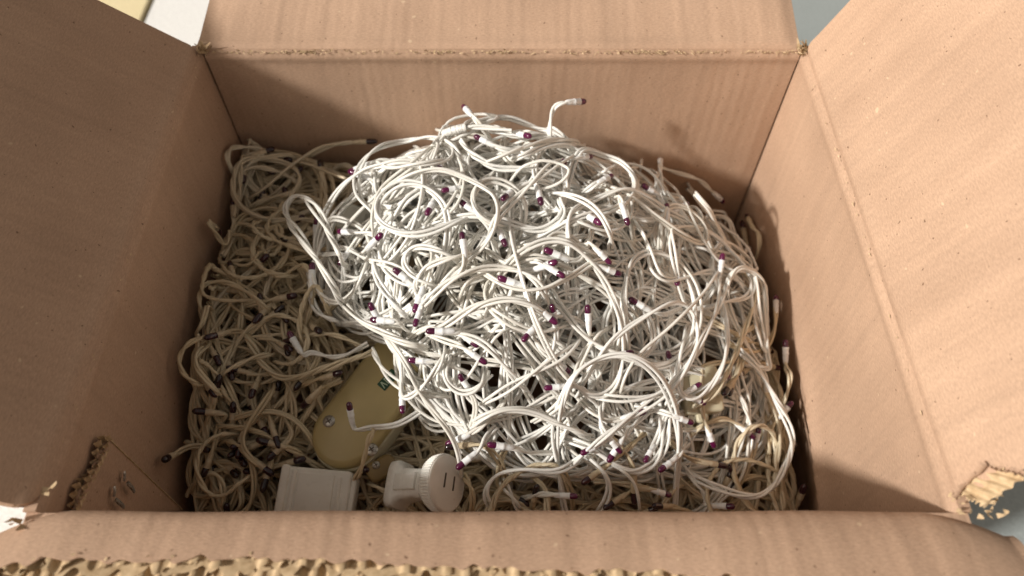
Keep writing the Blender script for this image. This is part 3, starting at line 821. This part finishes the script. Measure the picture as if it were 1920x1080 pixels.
for sx in (-.0042, .0042):
    Vb, Fb = rbox(.0085, .0011, .0008, .0003, 2, .0001)
    S = Mr @ Matrix.Translation((.001, sx * 1.0 - .001, .0404)); link('slot', mesh('slot', place(Vb, S), Fb, smooth=False), M_SLOT, face)
for sx in (-1, 1):
    Vb, Fb = rbox(.010, .003, .016, .001, 3, .0008)
    link('side_rib', mesh('side_rib', place(Vb, Mr @ Matrix.Translation((.0, sx * .0085, .007))), Fb), M_PLUG, pg)
device_grid(pf - ax * .02, .020, HB - .112)
# grey-white blocks half buried at the back and a beige one at the right
def block(px, py, lift, size, zdir, xh, mat, name, label, cat):
    p = at(px, py, lift); M = frame(p - np.array([0, 0, size[2]]), zdir, xh)
    t = thing(name, label, cat, tuple(p - np.array([0, 0, size[2]])))
    Vb, Fb = rbox(*size, .003, 4, .002); me = mesh('body', place(Vb, M), Fb); me.set_sharp_from_angle(angle=.8); link('body', me, mat, t)
    Vb, Fb = rbox(size[0] * .62, size[1] * .62, .0012, .002, 3, .0005); link('raised_panel', mesh('raised_panel', place(Vb, M @ Matrix.Translation((0, 0, size[2] - .0002))), Fb), mat, t)
    Vb, Fb = rbox(size[0] * .3, .006, .006, .002, 3, .001); link('cable_exit', mesh('cable_exit', place(Vb, M @ Matrix.Translation((0, -size[1] / 2 - .002, size[2] * .3))), Fb), mat, t)
    device_grid(p, min(size[:2]) * .5, p[2] - .001)
block(662, 392, -.022, (.022, .020, .018), (.1, -.45, 1), (1, -.35, 0), M_GREYBOX, 'plug_block', 'greyish white plug block in the shaded gap at the back left', 'plug')
block(722, 312, -.016, (.032, .024, .02), (-.15, -.75, 1), (1, .35, 0), M_GREYBOX, 'controller_box', 'pale controller box behind the big wire loop at the back', 'controller')
block(1308, 716, -.010, (.026, .030, .018), (.15, -.25, 1), (1, .1, 0), M_BEIGE_RIM, 'cable_block', 'cream block half buried under white wires near the right wall', 'plug')

# 2. the white heap
Hg[:] = np.where(heap_mask, np.maximum(Hg, TF - .032), Hg)
heap_ok = heap_mask & ~keep
fill(heap_ok, TF - .017, lambda C: 'heap', 110, [2, 2, 3, 3, 3], (.3, 2.0), (.1, .22), 4, .09, (.5, 1.0), frac=.20)
def loops(allowed, n, key, ks, rad, loose, pitch, amp, stiff=160):
    """free coils and arcs lying on the pile; their ends run down into it"""
    cells = np.argwhere(allowed)
    for i in range(n):
        c = cells[rng.integers(0, len(cells))]; c = np.array([gx[c[0], c[1]], gy[c[0], c[1]]])
        R0 = rng.uniform(*rad); turns = rng.uniform(.55, 1.35); a0 = rng.uniform(0, 6.28); ell = rng.uniform(.5, 1.0); rot = rng.uniform(0, 3.14)
        m = int(R0 * 6.28 * turns / DS) + 14; t = np.linspace(0, 1, m); sg = rng.choice([-1, 1])
        a = a0 + sg * 6.28 * turns * t; rr = R0 * (1 + .35 * (t - .5) * rng.choice([-1, 1]))
        # straight-ish tails
        rr = rr * (1 + 1.1 * np.clip((t - .8) / .2, 0, 1) ** 2 + 1.1 * np.clip((.2 - t) / .2, 0, 1) ** 2)
        q = np.stack([rr * np.cos(a), ell * rr * np.sin(a)], -1)
        q = q @ np.array([[math.cos(rot), math.sin(rot)], [-math.sin(rot), math.cos(rot)]]) + c + np.outer(t - .5, rng.uniform(-.03, .03, 2))
        q[:, 0] = np.clip(q[:, 0], -.194, .180); q[:, 1] = np.clip(q[:, 1], .005, BD - .006)
        ix, iy = gi(q[:, 0], q[:, 1])
        if keep[ix, iy].mean() > .05 or (~allowed)[ix, iy].mean() > .3: continue
        for _ in range(6): q[1:-1] = .5 * q[1:-1] + .25 * (q[:-2] + q[2:])
        z, nn = drape(q, RW * 1.6, stiff)
        z = np.minimum(z, TF[ix, iy] + .007) + rng.uniform(*amp) * np.sin(math.pi * t) * (1 + .5 * np.sin(a + 1))
        z = z - .018 * (np.clip(1 - t / .12, 0, 1) ** 1.5 + np.clip((t - .88) / .12, 0, 1) ** 1.5)
        k = int(rng.choice(ks)); add_wire(key if isinstance(key, str) else key(np.c_[q, z]), strands(np.c_[q, z], k, rng.uniform(*loose), rng.uniform(*pitch)))
lo_ok = heap_mask.copy()
for sh in range(3): lo_ok = lo_ok | np.roll(lo_ok, 5, 0) | np.roll(lo_ok, -5, 0) | np.roll(lo_ok, 5, 1) | np.roll(lo_ok, -5, 1)
lo_ok &= ~keep; lo_ok[:, -12:] = False
loops(lo_ok, 90, 'heap', [1, 2, 2, 3, 2], (.014, .042), (.2, 1.3), (.08, .2), (.000, .010))
# 3. a thin last layer of aged wires over the rest
side_ok = (~heap_mask) & ~keep & ~((gy > .262) & (gx > -.09))
fill(side_ok, TB - .004, region_key, 24, [2, 3, 3, 2], (.0, .3), (.025, .06), 7, .07, (.2, .5), stiff=140)
loops(side_ok, 40, region_key, [2, 2, 2, 3], (.013, .030), (.0, .3), (.02, .04), (.001, .009))

# 4. single wires and bundles one can follow in the photograph (outline points, lift over the pile)
def spline(pts, n=None):
    P = np.array(pts, float); P = np.vstack([2 * P[0] - P[1], P, 2 * P[-1] - P[-2]]); out = []
    for i in range(1, len(P) - 2):
        for t in np.linspace(0, 1, 16, endpoint=False):
            a, b2, c, d = P[i - 1:i + 3]
            out.append(.5 * ((2 * b2) + (-a + c) * t + (2 * a - 5 * b2 + 4 * c - d) * t * t + (-a + 3 * b2 - 3 * c + d) * t ** 3))
    out.append(P[-2]); return np.array(out)
def resample(P, ds=DS):
    s = np.concatenate([[0], np.cumsum(np.linalg.norm(np.diff(P, axis=0), axis=1))]); n = max(6, int(s[-1] / ds))
    q = np.linspace(0, s[-1], n); return np.stack([np.interp(q, s, P[:, i]) for i in range(P.shape[1])], -1)
def smooth3(P, k=6):
    P = P.copy()
    for _ in range(k): P[1:-1] = .5 * P[1:-1] + .25 * (P[:-2] + P[2:])
    return P
def traced(key, pts, k=2, lift=.006, sink=.010, loose=.8, pitch=.09, r=RW):
    px = spline(pts); n = len(px); t = np.linspace(0, 1, n)
    lf = lift - (lift + sink) * (np.clip(1 - t / .12, 0, 1) ** 1.5 + np.clip((t - .88) / .12, 0, 1) ** 1.5)
    C = np.array([at(x, y, l) for (x, y), l in zip(px, lf)])
    C = smooth3(resample(C), 5)
    add_wire(key, strands(C, k, loose, pitch), r)
TR = [
 ('heap', [(880, 330), (866, 295), (845, 270), (808, 257), (760, 264), (712, 276), (682, 300), (668, 335), (672, 368), (694, 394), (722, 425)], 2, .012),
 ('heap', [(830, 262), (803, 285), (755, 322), (716, 352), (700, 388), (697, 425), (705, 450)], 2, .012),
 ('heap', [(835, 262), (862, 296), (868, 330), (858, 368), (838, 398), (815, 415)], 2, .010),
 ('heap', [(968, 452), (988, 408), (980, 370), (948, 342), (912, 337), (890, 355), (884, 385), (902, 412), (930, 424), (962, 428)], 3, .012),
 ('heap', [(655, 590), (612, 520), (568, 452), (536, 402), (537, 376), (562, 366), (592, 388), (612, 425), (636, 480), (655, 505)], 3, .034),
 ('heap', [(580, 525), (582, 560), (602, 590), (640, 605)], 2, .008),
 ('heap', [(640, 560), (668, 598), (715, 620), (762, 640), (800, 652)], 3, .010),
 ('heap', [(702, 470), (706, 512), (728, 556), (766, 596)], 3, .006),
 ('heap', [(830, 545), (775, 520), (752, 486), (775, 461), (822, 466), (868, 496)], 2, .008),
 ('heap', [(900, 470), (850, 480), (800, 500), (775, 535), (790, 560)], 2, .008),
 ('heap', [(780, 590), (800, 560), (846, 522), (905, 503), (965, 506), (1010, 530), (1030, 575)], 2, .012),
 ('heap', [(810, 622), (850, 600), (900, 570), (960, 562), (1010, 580), (1030, 600)], 3, .010),
 ('heap', [(820, 620), (880, 628), (920, 650), (950, 690), (985, 730)], 2, .010),
 ('heap', [(1075, 740), (1110, 690), (1150, 640), (1205, 598), (1262, 566), (1300, 582), (1315, 640), (1292, 692), (1238, 738), (1160, 750), (1090, 738)], 2, .012),
 ('heap', [(1358, 490), (1320, 548), (1258, 612), (1200, 662), (1172, 706), (1162, 746)], 1, .016),
 ('heap', [(1362, 480), (1345, 575), (1300, 668), (1250, 730), (1182, 782), (1120, 832), (1045, 892)], 2, .012),
 ('heap', [(1342, 520), (1365, 590), (1358, 680), (1310, 745), (1275, 738), (1270, 690), (1292, 610)], 2, .010),
 ('right', [(1380, 500), (1418, 540), (1400, 610), (1368, 690), (1335, 745), (1288, 768)], 2, .008),
 ('heap', [(1365, 640), (1420, 690), (1460, 762), (1484, 812), (1476, 862), (1446, 915), (1408, 932), (1346, 916), (1280, 884)], 3, .014),
 ('right', [(1430, 720), (1462, 800), (1455, 880), (1452, 950)], 2, .006),
 ('heap', [(1100, 855), (1140, 890), (1142, 930), (1118, 966)], 2, .010),
 ('heap', [(1150, 870), (1190, 905), (1200, 960)], 1, .010),
 ('heap', [(925, 962), (908, 925), (930, 890), (985, 880), (1045, 888), (1090, 862)], 2, .014),
 ('heap', [(940, 900), (965, 930), (975, 960)], 2, .010),
 ('heap', [(745, 640), (752, 700), (750, 756), (790, 730), (822, 690), (838, 650)], 2, .012),
 ('heap', [(715, 620), (760, 680), (790, 740), (830, 790), (858, 840), (868, 905)], 2, .012),
 ('heap', [(620, 470), (650, 465), (690, 490), (740, 500), (790, 540)], 2, .006),
 ('heap', [(700, 655), (720, 700), (770, 730), (840, 742)], 2, .004),
 ('heap', [(840, 670), (830, 710), (860, 740), (895, 735), (915, 700)], 3, .010),
 ('heap', [(900, 760), (960, 720), (1010, 690), (1060, 660), (1090, 630)], 2, .010),
 ('heap', [(1000, 790), (1050, 760), (1080, 700), (1110, 640), (1150, 610)], 2, .008),
 ('heap', [(880, 800), (930, 770), (1000, 770), (1060, 800), (1110, 820)], 3, .008),
 ('heap', [(960, 300), (1000, 282), (1050, 270), (1095, 282)], 3, .010),
 ('heap', [(900, 310), (960, 285), (1020, 262), (1070, 262), (1100, 278)], 2, .012),
 ('heap', [(1096, 292), (1050, 300), (1010, 330), (968, 372), (930, 410), (915, 450)], 2, .014),
 ('heap', [(1110, 335), (1160, 308), (1205, 312), (1240, 345), (1250, 380)], 1, .012),
 ('heap', [(1235, 310), (1232, 350), (1245, 385), (1275, 420), (1310, 440)], 2, .008),
 ('heap', [(1290, 350), (1315, 380), (1335, 420), (1370, 470)], 3, .006),
 ('heap', [(1020, 360), (1080, 372), (1120, 395), (1140, 430), (1150, 470)], 2, .010),
 ('heap', [(960, 470), (1020, 450), (1080, 460), (1120, 480)], 2, .010),
 ('heap', [(1180, 400), (1215, 450), (1225, 500), (1250, 525), (1320, 510), (1380, 520), (1410, 560)], 2, .006),
 ('heap', [(860, 560), (880, 520), (920, 520)], 2, .006),
 ('corner', [(440, 330), (424, 295), (432, 277), (470, 276), (500, 282), (480, 300), (450, 318), (470, 350)], 2, .010),
 ('corner', [(455, 380), (500, 350), (545, 310), (565, 298), (600, 275), (660, 265)], 1, .012),
 ('corner', [(540, 300), (580, 308), (620, 325), (660, 338)], 1, .010),
 ('corner', [(470, 300), (520, 300), (560, 320), (555, 360), (500, 372), (450, 400)], 2, .008),
 ('left', [(430, 470), (440, 420), (470, 395), (520, 392), (560, 420)], 2, .008),
 ('left', [(560, 420), (500, 430), (470, 470), (500, 510), (560, 520)], 3, .008),
 ('left', [(385, 610), (372, 560), (385, 530), (430, 530), (480, 560), (520, 600)], 2, .010),
 ('left', [(400, 632), (362, 636), (336, 660), (335, 690), (355, 715), (395, 728)], 2, .018),
 ('left', [(398, 640), (360, 672), (375, 700), (400, 728), (420, 745)], 2, .014),
 ('left', [(405, 710), (450, 680), (490, 665), (520, 665)], 2, .010),
 ('left', [(440, 610), (470, 640), (490, 680), (530, 710), (580, 700), (640, 680), (700, 660)], 3, .008),
 ('left', [(520, 715), (500, 750), (470, 790), (450, 830), (470, 860), (500, 885)], 2, .012),
 ('front', [(400, 800), (440, 800), (500, 815), (545, 860)], 3, .006),
 ('front', [(420, 790), (500, 770), (560, 790), (600, 850)], 2, .008),
 ('front', [(705, 800), (690, 830), (680, 880), (660, 905)], 2, .020),
 ('front', [(690, 905), (740, 930), (790, 965)], 2, .004),
 ('front', [(350, 930), (370, 900), (400, 880), (420, 910), (415, 965)], 2, .008),
 ('front', [(870, 890), (890, 930), (880, 968)], 2, .008),
]
for t in TR: traced(t[0], t[1], t[2], t[3], r=RW * (1.0 if t[0] == 'heap' else 1.05), loose=.7 if t[0] == 'heap' else .25, pitch=.09 if t[0] == 'heap' else .04)
# joint sleeve at the crest of the heap
C = np.array([at(x, y, .014) for x, y in spline([(960, 246), (925, 240), (880, 238), (838, 248), (812, 272)])])
C = smooth3(resample(C), 4)
add_wire('heap', strands(C, 2, .1, .06))
C2 = np.array([at(x, y, .0145) for x, y in spline([(872, 239), (855, 243), (834, 250)])])
V1, Q1 = tube(C2, .0027, 10); link('joint_sleeve', fast_mesh('joint_sleeve', V1, Q1), M_WHITE, string['heap'])

# ------------------------------------------------------------------ bulbs in their sockets
Vs, Fs = lathe([(.0012, -.0125), (.0018, -.0115), (.0021, -.008), (.0021, -.0058), (.0024, -.0054), (.0024, -.0042), (.0022, -.0038), (.00245, -.0002), (.0024, 0)], 12)
ME_SOCKET = mesh('socket', Vs, Fs); ME_SOCKET.set_sharp_from_angle(angle=.9); ME_SOCKET.materials.append(M_SOCKET)
ME_SOCKET_OLD = ME_SOCKET.copy(); ME_SOCKET_OLD.materials.clear(); ME_SOCKET_OLD.materials.append(M_SOCKET_OLD)
Vs, Fs = lathe([(.0019, -.001), (.0021, .0005), (.0022, .0026), (.00205, .0040), (.0016, .0050), (.0009, .0055), (.0003, .0058)], 12)
ME_BULB = mesh('bulb', Vs, Fs); ME_BULB.materials.append(M_BULB)
ME_BULB_DARK = ME_BULB.copy(); ME_BULB_DARK.materials.clear(); ME_BULB_DARK.materials.append(M_BULB_DARK)
def lamp(key, tip, tail, stalk, lift, old=False, k=2):
    """bulb tip pixel, tail (pixel vector from tip towards socket), further stalk pixels"""
    tx, ty = tail; L = math.hypot(tx, ty)
    T0 = at(tip[0], tip[1], lift + R(-.001, .002)); T1 = at(tip[0] + tx / L * 36, tip[1] + ty / L * 36, lift + R(-.006, .0))
    d = T0 - T1; d /= np.linalg.norm(d)
    base = T0 - d * .0050
    o = bpy.data.objects.new('socket', ME_SOCKET_OLD if old else ME_SOCKET); COL.objects.link(o); par = string[key]; o.parent = par
    o.rotation_mode = 'QUATERNION'
    q = Vector(d).to_track_quat('Z', 'Y'); o.rotation_quaternion = q; o.location = Vector(base) - Vector(par.location)
    s = R(.80, .95); o.scale = (s, s, s)
    bb = bpy.data.objects.new('bulb', ME_BULB_DARK if old else ME_BULB); COL.objects.link(bb); bb.parent = o
    if old: bb.scale = (1.12, 1.12, R(1.2, 1.7))
    # wires leaving the socket
    start = base - d * .0115
    pts = [base - d * .006, start, start - d * .006]
    if stalk:
        px = stalk; lf = np.linspace(lift, -.006, len(px) + 1)[1:]
        for (x, y), l in zip(px, lf): pts.append(at(x, y, max(l, .002) if (x, y) != px[-1] else -.010))
    else:
        a = math.atan2(ty, tx); x, y = tip[0] + tx / L * 48, tip[1] + ty / L * 48; bend = R(-.9, .9)
        for i in range(3):
            a += bend * R(.3, 1); x += math.cos(a) * 34; y += math.sin(a) * 34
            q_ = at(min(max(x, 350), 1470), min(max(y, 262), 968), lift * .5 - .007 * (i + .2)); q_[0] = min(max(q_[0], -.19), .176); q_[2] = min(q_[2], float(Tfull(q_[0], q_[1])) + .012); pts.append(q_)
    C = smooth3(resample(spline(pts)), 3)
    o2 = add_wire(key, strands(C, k, .12, .045), mat=None)
H_ = 'heap'
LAMPS = [
 (H_, (868, 198), (18, 20), [(915, 252), (935, 285)], .020), (H_, (1098, 190), (-40, 2), [(1036, 204), (1030, 250), (1034, 290)], .034),
 (H_, (888, 254), (16, 8), None, .012), (H_, (996, 256), (-30, -6), [(935, 240), (880, 236)], .014),
 (H_, (1112, 293), (-34, 4), [(1060, 300), (1000, 345)], .014), (H_, (1110, 280), (-30, 4), [(1060, 268), (1000, 278)], .012),
 (H_, (1057, 297), (2, 26), [(1060, 350), (1056, 390)], .014), (H_, (1150, 328), (-24, 12), [(1100, 360), (1070, 360)], .010),
 (H_, (822, 322), (6, -22), None, .010), (H_, (826, 358), (24, -4), None, .010), (H_, (800, 403), (10, -20), None, .010), (H_, (860, 375), (16, 12), None, .008),
 (H_, (942, 374), (16, -14), None, .014), (H_, (1016, 385), (-6, -22), None, .010), (H_, (866, 434), (3, 24), None, .012), (H_, (950, 463), (-10, -20), None, .008),
 (H_, (1021, 467), (18, 8), None, .006), (H_, (1045, 490), (-22, 8), None, .010), (H_, (1060, 520), (-24, -14), [(1010, 492), (960, 486), (925, 500)], .014),
 (H_, (1147, 496), (-20, -20), [(1108, 464), (1060, 460), (1020, 470)], .014), (H_, (1166, 515), (-28, -10), [(1118, 500), (1070, 486)], .012),
 (H_, (1179, 424), (-9, -28), [(1160, 376), (1128, 350), (1090, 352)], .014), (H_, (1238, 298), (1, 22), [(1240, 340), (1262, 380)], .012),
 (H_, (1357, 379), (-20, -18), [(1310, 336), (1262, 322), (1235, 312)], .018), (H_, (1204, 346), (18, 12), None, .008), (H_, (1250, 382), (0, 24), [(1252, 440), (1240, 490)], .012),
 (H_, (1290, 381), (-24, 14), None, .010), (H_, (1404, 465), (-20, 20), [(1360, 510), (1320, 550)], .012), (H_, (1356, 474), (-4, 24), [(1340, 540), (1310, 580)], .014),
 (H_, (934, 520), (28, 10), [(985, 550), (1020, 590)], .012), (H_, (777, 586), (8, -22), None, .010), (H_, (777, 614), (8, -24), [(800, 560), (850, 520), (915, 505)], .014),
 (H_, (799, 621), (30, 0), [(860, 622), (910, 640)], .014), (H_, (693, 567), (10, 20), [(715, 605), (755, 615)], .010), (H_, (695, 599), (22, 2), [(745, 606), (770, 625)], .010),
 (H_, (738, 503), (16, 14), None, .008), (H_, (717, 438), (-22, 22), [(680, 475), (660, 500)], .014), (H_, (634, 434), (30, 2), [(700, 438), (730, 450)], .012),
 (H_, (594, 407), (-2, 30), [(588, 450), (600, 480)], .008), (H_, (614, 434), (10, 18), None, .010), (H_, (586, 493), (-2, 30), [(580, 560), (598, 590)], .016),
 (H_, (634, 498), (12, -16), None, .008), (H_, (655, 321), (16, 6), [(700, 345), (720, 380)], .012), (H_, (652, 324), (18, -8), None, .010), (H_, (541, 622), (12, 20), [(575, 655), (630, 672), (690, 645)], .014),
 (H_, (654, 754), (4, 24), [(690, 800), (740, 800), (790, 770)], .022), (H_, (755, 777), (-1, -26), [(754, 720), (756, 670)], .014), (H_, (764, 675), (28, 2), None, .010),
 (H_, (914, 682), (-22, -14), [(860, 648), (800, 626)], .014), (H_, (898, 650), (-14, -10), None, .006), (H_, (1045, 607), (-18, -14), [(1010, 580), (960, 562)], .012),
 (H_, (1034, 570), (4, 20), None, .008), (H_, (1102, 571), (1, 22), [(1112, 620), (1130, 650)], .010), (H_, (1019, 728), (22, -2), None, .008), (H_, (1189, 661), (-28, 4), [(1140, 668), (1100, 690)], .012),
 (H_, (1252, 658), (4, 16), None, .004), (H_, (1316, 718), (-16, 10), None, .008), (H_, (1324, 757), (-14, -6), None, .006), (H_, (1370, 704), (-18, 8), None, .008), (H_, (1302, 794), (-28, -10), [(1240, 772), (1190, 760)], .014),
 (H_, (1212, 771), (-20, 6), None, .008), (H_, (1235, 884), (24, -18), [(1275, 845), (1290, 830)], .014), (H_, (1166, 850), (-12, -14), None, .006), (H_, (1140, 867), (10, -16), None, .006), (H_, (1208, 868), (10, -18), None, .006),
 (H_, (1088, 852), (26, -14), [(1140, 815), (1180, 790)], .012), (H_, (914, 833), (30, 4), [(980, 848), (1040, 850)], .014), (H_, (856, 879), (22, -18), [(900, 830), (930, 800)], .016), (H_, (836, 834), (18, -8), None, .006),
 (H_, (1085, 931), (-34, -2), [(1020, 925), (960, 940)], .014), (H_, (1378, 950), (-34, -2), [(1332, 940), (1300, 900), (1280, 870)], .016), ('right', (1455, 553), (0, 30), [(1455, 610), (1435, 655), (1385, 655), (1360, 640)], .012),
 ('right', (1473, 637), (0, 28), [(1484, 700), (1470, 755), (1440, 790)], .012), ('right', (1486, 753), (-12, 14), None, .008), ('right', (1424, 798), (-4, 18), None, .005), ('right', (1416, 822), (-18, -14), None, .005),
 (H_, (1072, 700), (-14, -10), None, .006), (H_, (980, 640), (12, -14), None, .006), (H_, (860, 700), (10, 16), None, .006), (H_, (1128, 420), (-14, -8), None, .006), (H_, (1270, 535), (0, -20), None, .006), (H_, (1180, 560), (14, 8), None, .004),
 ('right', (1340, 840), (-6, -16), None, .006), ('right', (1260, 930), (-20, -6), None, .006),
]
OLD = [
 ('corner', (512, 279), (-26, 8), [(460, 290), (450, 320)], .012), ('corner', (700, 265), (-40, 2), [(640, 268), (590, 285), (555, 315)], .016), ('corner', (600, 304), (4, 22), None, .008), ('corner', (545, 300), (-16, -4), None, .006),
 ('corner', (436, 376), (2, 26), [(438, 430), (450, 470)], .010), ('left', (430, 491), (6, 20), None, .010), ('left', (553, 554), (-20, 4), None, .008), ('left', (530, 448), (16, 6), None, .006), ('left', (565, 408), (-16, 10), None, .006),
 ('left', (392, 632), (24, -6), None, .016), ('left', (404, 742), (-14, -18), None, .010), ('front', (308, 862), (24, -12), [(350, 834), (390, 838), (430, 848)], .016), ('front', (368, 771), (24, 2), [(410, 785), (430, 810)], .012),
 ('front', (438, 838), (18, -4), None, .010), ('front', (446, 855), (4, -18), None, .008), ('left', (470, 744), (8, -18), None, .008), ('front', (521, 833), (-6, -18), None, .008), ('left', (568, 762), (14, -14), [(600, 730), (640, 712)], .010),
 ('left', (535, 641), (22, -6), None, .006), ('left', (600, 622), (-14, -10), None, .006), ('front', (567, 861), (-16, 4), None, .006), ('front', (494, 914), (6, -20), None, .008), ('front', (381, 893), (6, -16), None, .010), ('front', (508, 888), (-20, -16), None, .008),
 ('left', (640, 698), (-20, 6), None, .004), ('left', (430, 690), (16, 4), None, .008), ('front', (540, 842), (14, 8), None, .004), ('right', (1400, 403), (10, 22), [(1424, 440), (1420, 480), (1400, 500)], .010), ('right', (1392, 420), (4, 20), None, .006),
 ('right', (1460, 690), (-18, -4), None, .004), ('right', (1490, 830), (-8, 18), [(1475, 880), (1460, 930)], .008), ('right', (1508, 912), (-8, 20), [(1494, 950), (1480, 968)], .004), ('right', (1448, 660), (-16, -8), None, .002), ('front', (690, 882), (-16, -6), None, .004),
 ('front', (840, 838), (20, -2), None, .006), ('front', (630, 870), (-4, -14), None, .002), ('left', (500, 480), (-12, 12), None, .006), ('left', (480, 600), (12, -12), None, .008),
]
gl = random.Random(3)
for key, (x0, x1, y0, y1), n in (('left', (400, 560, 430, 760), 20), ('front', (390, 505, 770, 950), 13), ('corner', (450, 640, 290, 380), 5), ('right', (1340, 1440, 640, 930), 8), ('front', (880, 1250, 905, 955), 7)):
    for i in range(n):
        a = gl.uniform(0, 6.28); OLD.append((key, (gl.uniform(x0, x1), gl.uniform(y0, y1)), (20 * math.cos(a), 20 * math.sin(a)), None, gl.uniform(-.002, .010)))
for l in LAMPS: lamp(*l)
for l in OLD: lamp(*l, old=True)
print('wires', sum(o.name.startswith('wire') for o in bpy.data.objects), 'tris', sum(len(m.polygons) * 2 for m in bpy.data.meshes))
